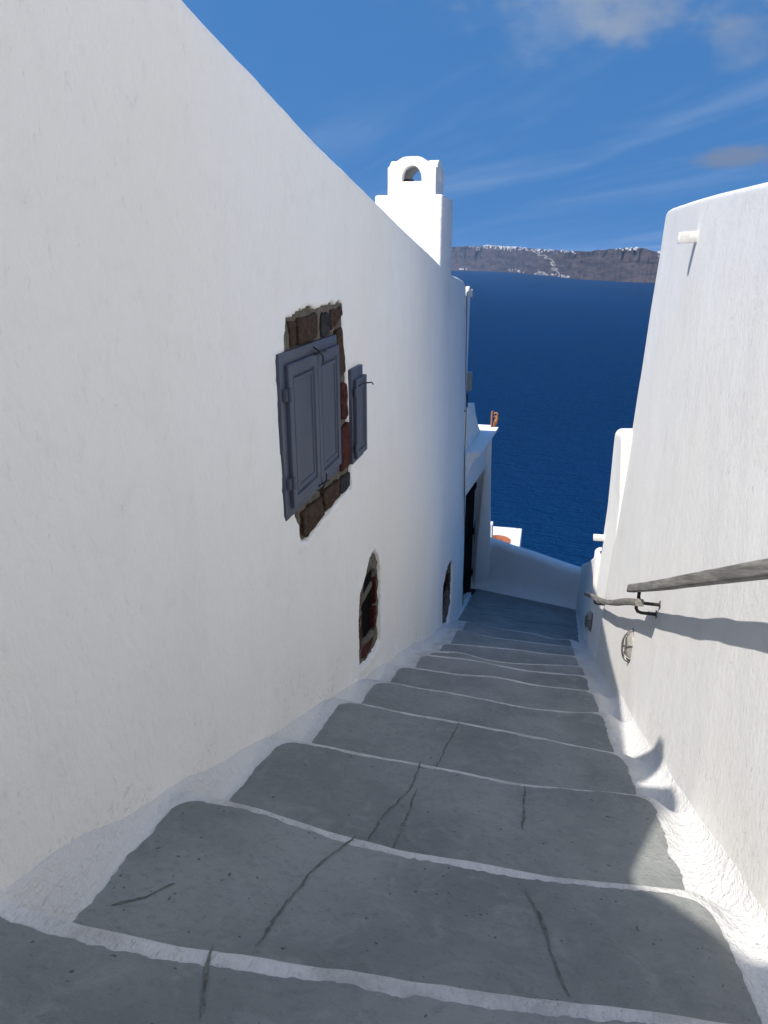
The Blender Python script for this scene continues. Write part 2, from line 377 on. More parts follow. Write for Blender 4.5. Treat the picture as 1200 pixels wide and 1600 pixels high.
# the island: azimuth (deg from +Y, clockwise), distance of the shore, height of the crest above the sea
ISL = np.array([(-24, 9600, 205), (-15, 9200, 235), (-11, 9000, 250), (-7.2, 8300, 252), (-4.6, 7900, 262), (-2.6, 7000, 226), (-1.0, 6300, 204),
                (0.6, 5600, 190), (2.2, 5200, 182), (3.7, 5000, 196), (5.2, 4850, 206), (6.4, 4750, 186), (7.8, 4750, 152), (9.5, 4900, 120), (13, 5400, 60), (17, 6000, 5)])
def isl(az):
    return np.interp(az, ISL[:, 0], ISL[:, 1]), np.interp(az, ISL[:, 0], ISL[:, 2])
def isl_point(az, t):
    """t 0 shore .. 1 crest .. 2 plateau behind"""
    d, h = isl(az)
    d = d + 70 * fbm(az * 1.1, 3.3 + 0 * az, 4) + 25 * fbm(az * 6.1, 9.3 + 0 * az, 3)
    gul = fbm(az * 3.1 + 40, t * 0.9 + 7, 5, 0.62)
    prof = np.where(t < 1, np.power(np.clip(t, 0, 1), 0.85), 1 + 0.05 * (t - 1))
    terr = 0.045 * np.sin(prof * 19 + 2.2 * fbm(az * 0.9, t * 2, 2))
    z = h * (prof + terr * np.clip(t, 0, 1) * np.clip(1 - t, 0, 1) * 3) + 16 * gul * np.clip(4 * t, 0, 1) * np.clip(1.5 - t, 0.15, 1)
    dd = d + np.where(t < 1, t * (320 + 90 * gul), 320 + 90 * gul + (t - 1) * 900)
    a = np.radians(az)
    return np.stack([np.sin(a) * dd, np.cos(a) * dd, SEA_Z + z - 3], -1)
def build_island():
    az = np.linspace(-24, 17, 620); t = np.concatenate([np.linspace(-0.05, 1, 44), np.linspace(1.05, 2, 8)])
    A, T = np.meshgrid(az, t, indexing='ij')
    P = isl_point(A, T); P[:, 0, 2] = SEA_Z - 12
    V, F = grid_faces(P)
    tag(mesh_obj('far_island', V, F, M['cliff'], smooth=True), 'long brown volcanic island across the water', kind='structure')
    # white village along the crest, harbour huts at the foot: a mass of specks
    R = random.Random(3)
    def specks(name, label, items):
        b = MB()
        for (a, tt, w, hh) in items:
            p = isl_point(np.array([a]), np.array([tt]))[0]
            b.box(p[0] - w, p[0] + w, p[1] - w, p[1] + w, p[2] - 6, p[2] + hh)
        tag(b.build(name, M['village']), label, kind='stuff')
    it = []
    for _ in range(300):
        a = R.choice([R.uniform(-6.6, 1.2), R.uniform(-6.0, -1.2), R.uniform(-5.6, -3.0)])
        it.append((a, 0.97 + R.gauss(0.0, 0.05), R.uniform(2.2, 5), R.uniform(2.5, 6)))
    for _ in range(14): it.append((R.gauss(4.6, 0.55), 0.99 + R.uniform(-.02, .05), R.uniform(4, 7), R.uniform(4, 8)))
    for _ in range(14): it.append((R.gauss(7.3, 0.25), 0.97 + R.uniform(-.15, .03), R.uniform(4, 7), R.uniform(4, 8)))
    specks('far_village', 'white village strung along the crest of the far island', it)
    it = [(R.choice([R.uniform(-3.6, 0.9), R.uniform(-1.6, 0.9)]), R.uniform(0.03, 0.10), R.uniform(2, 5), R.uniform(3, 6)) for _ in range(45)]
    it += [(R.gauss(-7.0, 0.2), 0.05, 5, 6) for _ in range(8)]
    specks('harbour_huts', 'tiny white harbour buildings at the foot of the island cliff', it)
    zz = [(-1.75, .97), (-1.95, .90), (-1.35, .80), (-1.5, .74), (-.75, .66), (-1.0, .60), (-.25, .52), (-.55, .47), (-.15, .42), (-.5, .36), (-.1, .30), (-.45, .24), (0.05, .19), (-.3, .14), (0.3, .08)]
    b = MB(); pts = []
    for (a0, t0), (a1, t1) in zip(zz[:-1], zz[1:]):
        for s in np.linspace(0, 1, 9)[:-1]:
            a = a0 + (a1 - a0) * s; tt = t0 + (t1 - t0) * s
            p = isl_point(np.array([a]), np.array([tt]))[0]; pts.append((p[0], p[1] - 3, p[2] + 3))
    b.tube(pts, 2.6, 6)
    tag(b.build('cliff_path', M['path'], smooth=True), 'pale zigzag path climbing the cliff of the far island', kind='structure')
build_island()

def zs(y):
    y = np.asarray(y, float)
    return np.where(y < 9.4, -1 - 0.443 * y, -5.165 - 0.235 * (y - 9.4))
def build_hill():
    ys = np.array([-60, -30, -8, 0, 8, 12, 16, 19, 22, 30, 60, 140, 220, 300]); xs = np.linspace(-220, 220, 56)
    zp = np.array([40, 22, 3.5, -2.2, -6.3, -8.0, -9.3, -11.5, -15, -24, -58, -126, -152, -160])
    X, Y = np.meshgrid(xs, ys, indexing='ij'); Z = np.broadcast_to(zp, X.shape).copy()
    Z += 1.6 * fbm(X * 0.08, Y * 0.08, 3) * sstep(17, 40, np.abs(Y - 4)) - 0.35 * np.clip(np.abs(X) - 5, 0, 8)
    V, F = grid_faces(np.stack([X, Y, Z], -1), flip=False)
    tag(mesh_obj('hillside', V, F, M['rock']), 'steep rocky slope falling from the houses to the sea', kind='structure')
build_hill()

# ------------------------------------------------------------------ walls as surfaces
def xL(y, z):
    y = np.asarray(y, float); z = np.asarray(z, float)
    c = np.clip((y - 4) / 5, 0, 1)
    return -1.20 + 0.02 * c - 0.028 * c * (z - zs(y))
def xR(y, z):
    y = np.asarray(y, float); z = np.asarray(z, float)
    return 0.725 + 0.034 * np.clip(z - zs(y), -1, 9)
TOP = np.array([(-9, 2.9), (-3, 2.25), (-0.7, 2.2), (-0.47, 2.10), (-0.40, 1.97), (-0.25, 1.82), (-0.13, 1.69), (0.04, 1.49), (0.08, 1.43), (0.22, 1.28), (0.36, 1.235), (0.42, 1.27), (0.50, 1.35), (0.58, 1.43), (0.64, 1.475), (0.78, 1.55), (0.92, 1.52),
                (1.05, 1.35), (1.12, 1.15), (1.17, 1.01), (1.195, 1.15), (1.23, 1.45), (1.30, 1.52), (1.40, 1.47), (1.48, 1.32), (1.52, 1.06), (1.60, 0.93), (2.477, .769), (2.987, .684), (3.589, .580), (5.082, .367), (6.691, .153), (8.855, -.112), (10.03, -.238), (10.6, -.285), (10.95, -.33), (11.15, -.385), (11.26, -.46)])
def ztop(y): return np.interp(y, TOP[:, 0], TOP[:, 1])

def in_poly(py, pz, poly):
    poly = np.asarray(poly); ins = np.zeros(np.shape(py), bool); j = len(poly) - 1
    for i in range(len(poly)):
        yi, zi = poly[i]; yj, zj = poly[j]
        cond = ((zi > pz) != (zj > pz)) & (py < (yj - yi) * (pz - zi) / (zj - zi + 1e-12) + yi)
        ins ^= cond; j = i
    return ins
def poly_dist(py, pz, poly):
    d = np.full(np.shape(py), 1e9); n = len(poly)
    for i in range(n):
        a = np.array(poly[i]); b = np.array(poly[(i + 1) % n]); ab = b - a
        t = np.clip(((py - a[0]) * ab[0] + (pz - a[1]) * ab[1]) / (ab @ ab), 0, 1)
        d = np.minimum(d, np.hypot(py - a[0] - t * ab[0], pz - a[1] - t * ab[1]))
    return np.where(in_poly(py, pz, poly), -d, d)

STONE_AREA = [(3.206, -.274), (3.342, -.262), (3.541, -.242), (3.672, -.265), (3.846, -.251), (4.104, -.255), (4.156, -.274), (4.134, -.324), (4.131, -.370), (4.191, -.650), (4.245, -1.287), (4.245, -1.409),
              (4.017, -1.400), (3.355, -1.429), (3.254, -1.393), (3.234, -1.306), (3.179, -1.229), (3.179, -1.19), (3.05, -1.19), (3.05, -.44), (3.167, -.43)]
NICHE_A = [(4.860, -2.123), (4.986, -2.221), (5.038, -2.361), (5.028, -2.648), (4.988, -2.960), (4.866, -2.977), (4.602, -2.928), (4.429, -2.874), (4.338, -2.829), (4.344, -2.437), (4.402, -2.261), (4.583, -2.186), (4.700, -2.116)]
HOLE_A = [(4.640, -2.229), (4.80, -2.25), (4.949, -2.341), (4.954, -2.528), (4.919, -2.825), (4.70, -2.79), (4.545, -2.70), (4.559, -2.332)]
NICHE_B = [(9.60, -4.235), (9.78, -4.34), (9.72, -4.58), (9.60, -4.931), (9.30, -5.030), (9.05, -5.063), (8.83, -5.031), (8.72, -4.898), (8.765, -4.647), (8.85, -4.30), (9.10, -4.20), (9.36, -4.205)]
HOLE_B = [(8.95, -4.36), (9.30, -4.30), (9.62, -4.38), (9.55, -4.70), (9.42, -4.90), (9.05, -4.93), (8.90, -4.85)]

house = empty('whitewashed_house', (-1.2, 5.0, -3.2))
tag(house, 'tall whitewashed house on the left with shuttered window and arched chimney', 'house')
def dense(a, b, step): return np.arange(a, b, step)
def build_left_wall():
    ys = np.unique(np.round(np.concatenate([dense(-9, -1, 0.25), dense(-1, 2.9, 0.025), dense(2.9, 5.15, 0.0105), dense(5.15, 8.6, 0.05), dense(8.6, 9.9, 0.02), dense(9.9, 11.26, 0.04), [11.26]]), 4))
    zl = np.concatenate([dense(-6.9, -5.15, 0.06), dense(-5.15, -4.1, 0.02), dense(-4.1, -3.05, 0.04), dense(-3.05, -2.05, 0.011), dense(-2.05, -1.5, 0.03), dense(-1.5, -0.62, 0.011), [-0.62]])
    up = np.concatenate([np.linspace(0, 0.94, 95)[1:], 1 - 0.06 * (1 - np.linspace(0, 1, 12)[1:]) ** 2])
    Y = np.repeat(ys[:, None], len(zl) + len(up), 1)
    zt = ztop(ys)
    Z = np.concatenate([np.repeat(zl[None], len(ys), 0), -0.62 + up[None] * (zt[:, None] + 0.62)], 1)
    Z = np.maximum(Z, (zs(ys) - 0.55)[:, None]); Z = np.minimum(Z, zt[:, None])
    X = xL(Y, Z)
    X = X + 0.013 * fbm(Y * 0.7, Z * 0.7, 3) + 0.0040 * fbm(Y * 3.1, Z * 1.9, 3)
    top = np.clip(zt[:, None] - Z, 0, 1); r = 0.07
    X -= np.where(top < r, r - np.sqrt(np.maximum(r * r - (r - top) ** 2, 0)), 0)
    endd = 11.26 - Y; r = 0.06
    X -= np.where(endd < r, r - np.sqrt(np.maximum(r * r - (r - endd) ** 2, 0)), 0)
    for poly, depth, soft in ((STONE_AREA, 0.075, 0.014), (NICHE_A, 0.05, 0.02), (HOLE_A, 0.30, 0.015), (NICHE_B, 0.05, 0.03), (HOLE_B, 0.3, 0.03)):
        y0, z0 = np.min(poly, 0) - 0.2; y1, z1 = np.max(poly, 0) + 0.2
        msk = (Y > y0) & (Y < y1) & (Z > z0) & (Z < z1)
        d = poly_dist(Y[msk], Z[msk], poly) + 0.010 * fbm(Y[msk] * 14, Z[msk] * 14, 3) - (0.06 if poly in (HOLE_A, HOLE_B) else 0)
        X[msk] -= depth * sstep(soft * 0.5, -soft * 0.5, d)
        if poly in (STONE_AREA, NICHE_A, NICHE_B):      # plaster lips up slightly round the bare stone
            X[msk] += 0.006 * np.exp(-((d - 0.03) / 0.03) ** 2)
    V, F = grid_faces(np.stack([X, Y, Z], -1), flip=True)
    return merged(V, F, 'wall', M['plaster'], house)
build_left_wall()
def build_roof():
    # solid body behind the stair wall: parapet thickness, roof surface, end wall
    ys = np.concatenate([[-9], np.linspace(-3, 2.4, 160), np.linspace(2.5, 11.2, 40)]); zt = ztop(ys)
    xs_prof = [(-0.068, 0.0), (-0.16, 0.012), (-0.25, 0.0), (-0.31, -0.03), (-0.33, -0.10), (-0.33, -0.35), (-4.6, -0.35), (-4.6, -7.0)]
    P = np.zeros((len(ys), len(xs_prof), 3))
    base = np.interp(ys, TOP[:, 0], TOP[:, 1]); low = np.interp(ys, [-9, 1.4, 2.477, 11.26], [1.6, .9, .769, -.46])
    for j, (dx, dz) in enumerate(xs_prof):
        P[:, j, 0] = xL(ys, zt) + dx; P[:, j, 1] = ys
        P[:, j, 2] = (zt if j < 5 else low) + dz
    V, F = grid_faces(P, flip=True)
    o = merged(V, F, 'roof', M['plaster_far'], house)
    b = MB(); b.box(-5.8, -1.33, 10.9, 11.21, -8.5, -0.82)
    b.build('end_wall', M['plaster_far'], house)
build_roof()
# chimney on the parapet
def build_chimney():
    ch = empty('chimney', (-1.7 + 1.2, 8.9 - 5.0, 0.0 + 3.2), house)
    x0, x1, y0, y1 = -2.10, -1.315, 8.62, 9.50
    nz = 14
    P = []
    b = MB(); b.box(x0, x1, y0, y1, -0.9, 0.655)
    b.build('chimney_base', M['plaster_far'], ch, bevel=0.025, seg=3)
    # cap: a block with an arched opening on each side and a rounded crown over each arch
    cx0, cx1, cy0, cy1, cz0 = -1.955, -1.405, 8.66, 9.26, 0.652
    H = 0.345; wdt = cx1 - cx0; xc = (cx0 + cx1) / 2; yc = (cy0 + cy1) / 2
    b = MB(); th = 0.11
    for front in (True, False):
        a0 = wdt / 2 if front else (cy1 - cy0) / 2 - th + 0.002
        ps = np.unique(np.round(np.concatenate([np.linspace(-a0, a0, 37), 0.115 * np.cos(np.linspace(0, math.pi, 25))]), 5))
        lowq = np.where(np.abs(ps) < 0.115, 0.145 + 0.165 * np.sqrt(np.clip(1 - (ps / 0.115) ** 2, 0, 1)) ** 0.85, 0.145)
        upq = H - 0.012 + 0.067 * np.exp(-(ps / 0.165) ** 4) - (0.045 * sstep(a0 - 0.045, a0, np.abs(ps)) if front else 0.018)
        for side in (0, 1):
            if front: f = lambda p, q, d, s=side: (xc + p, (cy0 + d * th) if s == 0 else (cy1 - d * th), cz0 + q)
            else: f = lambda p, q, d, s=side: ((cx0 + d * th) if s == 0 else (cx1 - d * th), yc + p, cz0 + q)
            n = len(ps); V = []
            for d in (0, 1):
                V += [f(p, q, d) for p, q in zip(ps, lowq)] + [f(p, q, d) for p, q in zip(ps, upq)]
            F = []
            for i in range(n - 1):
                F += [(i, i + 1, n + i + 1, n + i), (2 * n + i, 3 * n + i, 3 * n + i + 1, 2 * n + i + 1), (i, 2 * n + i, 2 * n + i + 1, i + 1), (n + i, n + i + 1, 3 * n + i + 1, 3 * n + i)]
            F += [(0, n, 3 * n, 2 * n), (n - 1, 3 * n - 1, 4 * n - 1, 2 * n - 1)]
            b.add(V, F)
            b.prism([(-a0, 0), (a0, 0), (a0, 0.1455), (-a0, 0.1455)], 0, 1, f)
    o = b.build('chimney_cap', M['plaster_far'], ch, bevel=0, auto=35)
    # vaulted cover closing the crown between the four arches
    n = 20; P = np.zeros((n, n, 3))
    for i in range(n):
        for j in range(n):
            u = -1 + 2 * i / (n - 1); v = -1 + 2 * j / (n - 1)
            x = xc + u * (wdt / 2 - 0.05); y = yc + v * ((cy1 - cy0) / 2 - 0.05)
            z = cz0 + H - 0.055 + 0.05 * max(math.exp(-(x - xc) ** 2 / 0.15 ** 2 * 1.0) ** 2 * 0.9, math.exp(-((y - yc) / 0.15) ** 2) ** 2 * 0.9)
            P[i, j] = (x, y, z)
    V, F = grid_faces(P)
    merged(V, F, 'chimney_crown', M['plaster_far'], ch)
    b = MB(); b.tube([(xc - 0.12, yc + 0.12, cz0 + 0.02), (xc - 0.12, yc + 0.12, cz0 + 0.2)], 0.07, 14)
    b.build('flue_pipe', M['iron'], ch)
    b = MB(); b.box(xc + 0.02, xc + 0.16, yc + 0.05, yc + 0.19, cz0 + 0.02, cz0 + 0.165)
    b.build('flue_brick', M['void'], ch, bevel=0.02)
build_chimney()

# ------------------------------------------------------------------ window, shutters and bare stones in the left wall
WX = -1.2
def wall_pt(y, z, out): return (float(xL(y, z)) + out, y, z)
def stone(poly, mat, out, parent, back=0.09, seed=0, name='stone', shrink=0.0):
    """an irregular stone: polygon in the wall plane, roughened, with real thickness"""
    R = random.Random(seed); cy = sum(p[0] for p in poly) / len(poly); cz = sum(p[1] for p in poly) / len(poly)
    pts = []
    n = len(poly)
    for i in range(n):
        a, b2 = poly[i], poly[(i + 1) % n]
        for t in (0.06, 0.35, 0.65, 0.94):
            pts.append((a[0] + (b2[0] - a[0]) * t + R.uniform(-.007, .007), a[1] + (b2[1] - a[1]) * t + R.uniform(-.007, .007)))
    b = MB(); m = len(pts); V = []
    rings = [(1.0, -back), (1.0, out - 0.010), (0.985, out - 0.003), (0.93, out)]
    for s, o in rings:
        for (y, z) in pts:
            yy = cy + (y - cy) * s; zz2 = cz + (z - cz) * s
            V.append(wall_pt(yy, zz2, o + (R.uniform(-.004, .004) if s < 1 else 0)))
    for s in (0.5,):
        for (y, z) in pts:
            yy = cy + (y - cy) * s; zz2 = cz + (z - cz) * s; V.append(wall_pt(yy, zz2, out + R.uniform(-.006, .006)))
    V.append(wall_pt(cy, cz, out)); F = []
    for k in range(4):
        F += [(k * m + i, k * m + (i + 1) % m, (k + 1) * m + (i + 1) % m, (k + 1) * m + i) for i in range(m)]
    F += [(4 * m + i, 4 * m + (i + 1) % m, 5 * m) for i in range(m)]
    b.add(V, F); return b.build(name, mat, parent, auto=55)
def panel_leaf(y0, y1, z0, z1, out0, th, parent, name='shutter_leaf', wide=0.05, bead=0.022):
    """raised-panel shutter leaf; front faces +x"""
    loops = [(0, 0), (0, th - 0.004), (0.004, th), (wide, th), (wide + 0.006, th - 0.013), (wide + bead - 0.006, th - 0.015), (wide + bead, th - 0.004), (wide + bead + 0.018, th - 0.002), (wide + bead + 0.022, th - 0.009), (wide + bead + 0.045, th - 0.009)]
    V = []; F = []
    for ins, d in loops:
        for (y, z) in ((y0 + ins, z0 + ins), (y1 - ins, z0 + ins), (y1 - ins, z1 - ins), (y0 + ins, z1 - ins)): V.append((WX + out0 + d, y, z))
    for k in range(len(loops) - 1): F += [(4 * k + i, 4 * k + (i + 1) % 4, 4 * k + 4 + (i + 1) % 4, 4 * k + 4 + i) for i in range(4)]
    k = len(loops) - 1; F += [(4 * k, 4 * k + 1, 4 * k + 2, 4 * k + 3), (3, 2, 1, 0)]
    b = MB(); b.add(V, F); return b.build(name, M['shutter'], parent, auto=25)

def build_window():
    w = empty('shuttered_window', (0, 3.6 - 5.0, -0.85 + 3.2), house)
    # mortar bed on the recess floor
    b = MB()
    ys = np.linspace(3.03, 4.27, 62); zz_ = np.linspace(-1.45, -0.22, 62)
    Y, Z = np.meshgrid(ys, zz_, indexing='ij'); X = xL(Y, Z) - 0.016 + 0.008 * fbm(Y * 13, Z * 13, 3)
    d = poly_dist(Y, Z, STONE_AREA) + 0.010 * fbm(Y * 14, Z * 14, 3)
    X = X - 0.1 * sstep(0.006, 0.03, d)
    P = np.stack([X, Y, Z], -1); V, F = grid_faces(P)
    keep = [f for f in F if d.ravel()[f].max() < 0.04]
    merged(V, np.array(keep), 'mortar_bed', M['mortar'], w)
    S = [([(3.226, -.286), (3.339, -.292), (3.337, -.412), (3.259, -.414)], 'st_brown', .000), ([(3.358, -.286), (3.656, -.276), (3.654, -.405), (3.361, -.408)], 'st_brown', .006),
         ([(3.740, -.286), (3.879, -.292), (3.863, -.406), (3.721, -.403)], 'st_black', .004), ([(3.904, -.285), (4.140, -.274), (4.126, -.322), (4.081, -.338), (3.900, -.400)], 'st_brown', .004),
         ([(3.985, -.392), (4.104, -.392), (4.172, -.664), (3.985, -.660)], 'st_brown', .010), ([(4.05, -.716), (4.180, -.724), (4.212, -.935), (4.144, -.941), (4.05, -.92)], 'st_red', .012),
         ([(4.05, -.984), (4.225, -.979), (4.228, -1.258), (4.02, -1.246)], 'st_red', .012), ([(4.015, -1.284), (4.236, -1.303), (4.232, -1.402), (4.025, -1.392)], 'st_black', .008),
         ([(3.667, -1.263), (3.973, -1.272), (3.989, -1.390), (3.695, -1.394)], 'st_brown', .012), ([(3.308, -1.261), (3.630, -1.275), (3.664, -1.398), (3.369, -1.420), (3.319, -1.388)], 'st_brown', .012)]
    for i, (p, m, o) in enumerate(S): stone(p, M[m], o - 0.006, w, seed=i)
    # black strip painting the shade between frame and stones
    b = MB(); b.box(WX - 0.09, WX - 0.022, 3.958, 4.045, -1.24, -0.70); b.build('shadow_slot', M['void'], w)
    # frame: four rails, proud of the plaster by a finger
    y0, y1, z0, z1 = 3.050, 3.958, -1.215, -0.416
    b = MB(); b.box(WX - 0.05, WX + 0.010, y0, y0 + 0.075, z0, z1); b.box(WX - 0.05, WX + 0.010, y1 - 0.028, y1, z0, z1)
    b.box(WX - 0.05, WX + 0.0098, y0 + 0.075, y1 - 0.028, z1 - 0.056, z1); b.box(WX - 0.05, WX + 0.0098, y0 + 0.075, y1 - 0.028, z0, z0 + 0.052)
    b.build('window_frame', M['shutter'], w, bevel=0.003)
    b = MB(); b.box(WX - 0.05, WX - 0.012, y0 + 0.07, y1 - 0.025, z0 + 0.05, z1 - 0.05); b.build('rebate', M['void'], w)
    panel_leaf(3.112, 3.534, -1.168, -0.472, 0.002, 0.030, w)
    panel_leaf(3.540, 3.938, -1.168, -0.472, 0.002, 0.030, w)
    for z in (-0.605, -1.035):
        b = MB(); b.tube([(WX + 0.035, 3.103, z - 0.03), (WX + 0.035, 3.103, z + 0.03)], 0.011, 10); b.box(WX + 0.012, WX + 0.03, 3.07, 3.103, z - 0.028, z + 0.028)
        b.build('hinge', M['shutter'], w)
    for z, s in ((-0.468, 1), (-1.172, -1)):
        b = MB(); b.tube([(WX + 0.02, 3.51, z + 0.035 * s), (WX + 0.05, 3.52, z + 0.01 * s), (WX + 0.055, 3.56, z - 0.02 * s), (WX + 0.05, 3.575, z - 0.05 * s)], 0.0045, 6)
        b.tube([(WX + 0.03, 3.50, z), (WX + 0.055, 3.60, z + 0.004)], 0.005, 6); b.build('latch', M['iron'], w)
    # the small single shutter beside the stones
    w2 = empty('small_shutter', (0, 4.4 - 5.0, -0.95 + 3.2), house)
    y0, y1, z0, z1 = 4.246, 4.520, -1.262, -0.66
    b = MB(); b.box(WX - 0.04, WX + 0.014, y0, y1, z0, z1); b.build('window_frame', M['shutter'], w2, bevel=0.003)
    panel_leaf(y0 + 0.03, y1 + 0.012, z0 + 0.03, z1 - 0.065, 0.0145, 0.024, w2, wide=0.038, bead=0.016)
    b = MB(); b.tube([(WX + 0.03, y1 - 0.01, -0.78), (WX + 0.075, y1 + 0.0, -0.775), (WX + 0.085, y1 + 0.0, -0.79)], 0.005, 6); b.build('latch', M['iron'], w2)
    for z in (-0.80, -1.16):
        b = MB(); b.tube([(WX + 0.03, y0 + 0.022, z - 0.025), (WX + 0.03, y0 + 0.022, z + 0.025)], 0.009, 8); b.build('hinge', M['shutter'], w2)
build_window()
def build_niche(name, area, hole, stones, bars, sc):
    yc = float(np.mean([p[0] for p in area])); zc = float(np.mean([p[1] for p in area]))
    w = empty(name, (0, yc - 5.0, zc + 3.2), house)
    a = np.array(area); h = a.min(0) - 0.05; g = a.max(0) + 0.05
    ys = np.linspace(h[0], g[0], 60); zz_ = np.linspace(h[1], g[1], 70)
    Y, Z = np.meshgrid(ys, zz_, indexing='ij')
    d = poly_dist(Y, Z, area) + 0.010 * fbm(Y * 14, Z * 14, 3); dh = poly_dist(Y, Z, hole) + 0.012 * fbm(Y * 9, Z * 9, 3)
    X = xL(Y, Z) - 0.014 + 0.008 * fbm(Y * 11, Z * 11, 3)
    X = X - 0.1 * sstep(0.006, 0.03, d)
    X = X - 0.28 * sstep(0.02, -0.03, dh)
    V, F = grid_faces(np.stack([X, Y, Z], -1))
    keep = [f for f in F if d.ravel()[f].max() < 0.04]
    merged(V, np.array(keep), 'mortar_bed', M['mortar'], w)
    b = MB(); c = np.array(hole); q0 = c.min(0); q1 = c.max(0)
    b.box(-1.50, -1.247 if yc < 7 else -1.262, q0[0] - .02, q1[0] + .02, q0[1] - .02, q1[1] + .02); b.build('opening_shade', M['void'], w)  # black block paints the shade deep in the hole
    for i, (p, m, o, bk) in enumerate(stones): stone(p, M[m], o - 0.008, w, back=bk, seed=40 + i)
    for (y0, y1, z0, z1, x0, x1) in bars:
        b = MB(); b.box(x0, x1, y0, y1, z0, z1); b.build('mortar_ledge', M['mortar'], w, bevel=0.015)
build_niche('stone_niche', NICHE_A, HOLE_A,
    [([(4.60, -2.16), (4.80, -2.15), (4.80, -2.245), (4.60, -2.235)], 'st_tan', -.006, .10), ([(4.41, -2.30), (4.52, -2.26), (4.54, -2.40), (4.41, -2.43)], 'st_tan', -.004, .08),
     ([(4.93, -2.40), (5.00, -2.36), (5.0, -2.62), (4.93, -2.60)], 'st_red', -.004, .085), ([(4.90, -2.64), (4.99, -2.64), (4.96, -2.82), (4.88, -2.80)], 'st_red', -.004, .085),
     ([(4.39, -2.47), (4.53, -2.48), (4.53, -2.74), (4.40, -2.78)], 'st_red', -.004, .10), ([(4.42, -2.80), (4.54, -2.76), (4.70, -2.82), (4.86, -2.85), (4.80, -2.93), (4.58, -2.90)], 'st_red', -.002, .10)],
    [(4.57, 4.94, -2.47, -2.405, -1.42, -1.236)], 1)
build_niche('stone_niche', NICHE_B, HOLE_B,
    [([(9.35, -4.25), (9.62, -4.26), (9.66, -4.36), (9.32, -4.29)], 'st_brown', -.01, .22), ([(9.60, -4.45), (9.70, -4.45), (9.62, -4.80), (9.55, -4.80)], 'st_brown', -.01, .26),
     ([(8.78, -4.5), (8.9, -4.42), (8.88, -4.86), (8.77, -4.88)], 'st_red', -.01, .22), ([(8.86, -4.95), (9.35, -4.94), (9.30, -5.0), (8.95, -5.03)], 'st_brown', -.01, .25)],
    [(8.9, 9.55, -4.72, -4.68, -1.50, -1.25)], 1)

# ------------------------------------------------------------------ stairway
NOS = [(-0.700, [(-1.25, -.665), (.75, -.64)]), (-1.115, [(-1.25, .265), (.75, .30)]),
 (-1.490, [(-1.219, 1.076), (-.946, 1.066), (-.701, 1.072), (-.399, 1.093), (-.114, 1.113), (.157, 1.136), (.543, 1.177)]),
 (-1.793, [(-1.151, 1.837), (-1.003, 1.838), (-.802, 1.812), (-.537, 1.764), (-.299, 1.751), (-.035, 1.759), (.198, 1.763), (.499, 1.796)]),
 (-2.163, [(-1.004, 2.658), (-.795, 2.644), (-.487, 2.627), (-.251, 2.616), (-.023, 2.600), (.250, 2.606), (.544, 2.630)]),
 (-2.538, [(-1.037, 3.538), (-.651, 3.495), (-.420, 3.478), (-.088, 3.469), (.162, 3.439), (.544, 3.404)]),
 (-2.894, [(-.999, 4.329), (-.619, 4.300), (-.254, 4.272), (-.032, 4.231), (.182, 4.228), (.536, 4.288)]),
 (-3.276, [(-1.122, 5.153), (-.635, 5.133), (-.213, 5.171), (.050, 5.126), (.304, 5.119), (.588, 5.129)]),
 (-3.626, [(-1.089, 5.963), (-.619, 5.963), (-.130, 5.902), (.222, 5.894), (.578, 5.910)]),
 (-3.801, [(-.952, 6.308), (-.665, 6.374), (-.428, 6.290), (-.141, 6.270), (.533, 6.365)]),
 (-4.187, [(-.971, 7.155), (-.461, 7.200), (-.173, 7.208), (.183, 7.191), (.538, 7.217)]),
 (-4.704, [(-.901, 8.443), (-.543, 8.350), (.038, 8.315), (.594, 8.328)]),
 (-5.177, [(-.958, 9.562), (-.434, 9.461), (.125, 9.415), (.308, 9.325), (.738, 9.368)]),
 (-6.46, [(-1.3, 13.45), (1.1, 12.85)])]
def nose(k, x):
    z, pts = NOS[k]; a = np.array(pts)
    # smooth the traced line a little
    xs = np.asarray(x, float); y = 0
    for o in (-.09, -.045, 0, .045, .09): y = y + np.interp(xs + o, a[:, 0], a[:, 1])
    return y / 5 + 0.004 * fbm(xs * 7 + 3.1 * k, 2.2 * k + 0 * xs, 3)
NLINE_Y = np.array([np.mean([p[1] for p in n_[1]]) for n_ in NOS]); NLINE_Z = np.array([n_[0] for n_ in NOS])
def ramp_z(y): return np.interp(y, NLINE_Y, NLINE_Z) - 0.10
def tread_slope(k):
    zk, z0 = NOS[k][0], NOS[k - 1][0]; run = NLINE_Y[k] - NLINE_Y[k - 1]
    rise = min(0.19, 0.62 * (z0 - zk)) if k < len(NOS) - 1 else 0.17
    return ((z0 - rise) - zk) / run
def surf(k, x, y, z):
    """adds the curved whitewashed edges where the steps meet the walls"""
    lean = np.where(y > 8.2, 0.05 * (y - 8.2), 0)
    zw = ramp_z(y)
    dl = np.maximum(x - xL(y, zw) + 0.01, 0); dr = np.maximum(xR(y, zw) + lean + 0.01 - x, 0)
    for d, r, ws, lift in ((dl, 0.055, 0.085, 0.085), (dr, 0.13, 0.20, 0.0)):
        w = sstep(ws, 0.0, d)
        zr = ramp_z(y) + lift
        z = z + (zr - z) * w
        rr = r + 0.012 * fbm(y * 2.1, 5 + 0 * y, 2)
        z = z + np.where(d < rr, rr - np.sqrt(np.maximum(rr * rr - (rr - d) ** 2, 0)), 0)
    return z
def tread_base(k, x, y):
    z = NOS[k][0] + tread_slope(k) * (nose(k, x) - y)
    return z + 0.006 * fbm(x * 2.3 + k, y * 2.3, 3)
stairs = empty('stairway', (0, 4, -2.8)); tag(stairs, 'grey painted stairway with white step edges descending between the walls', kind='structure')
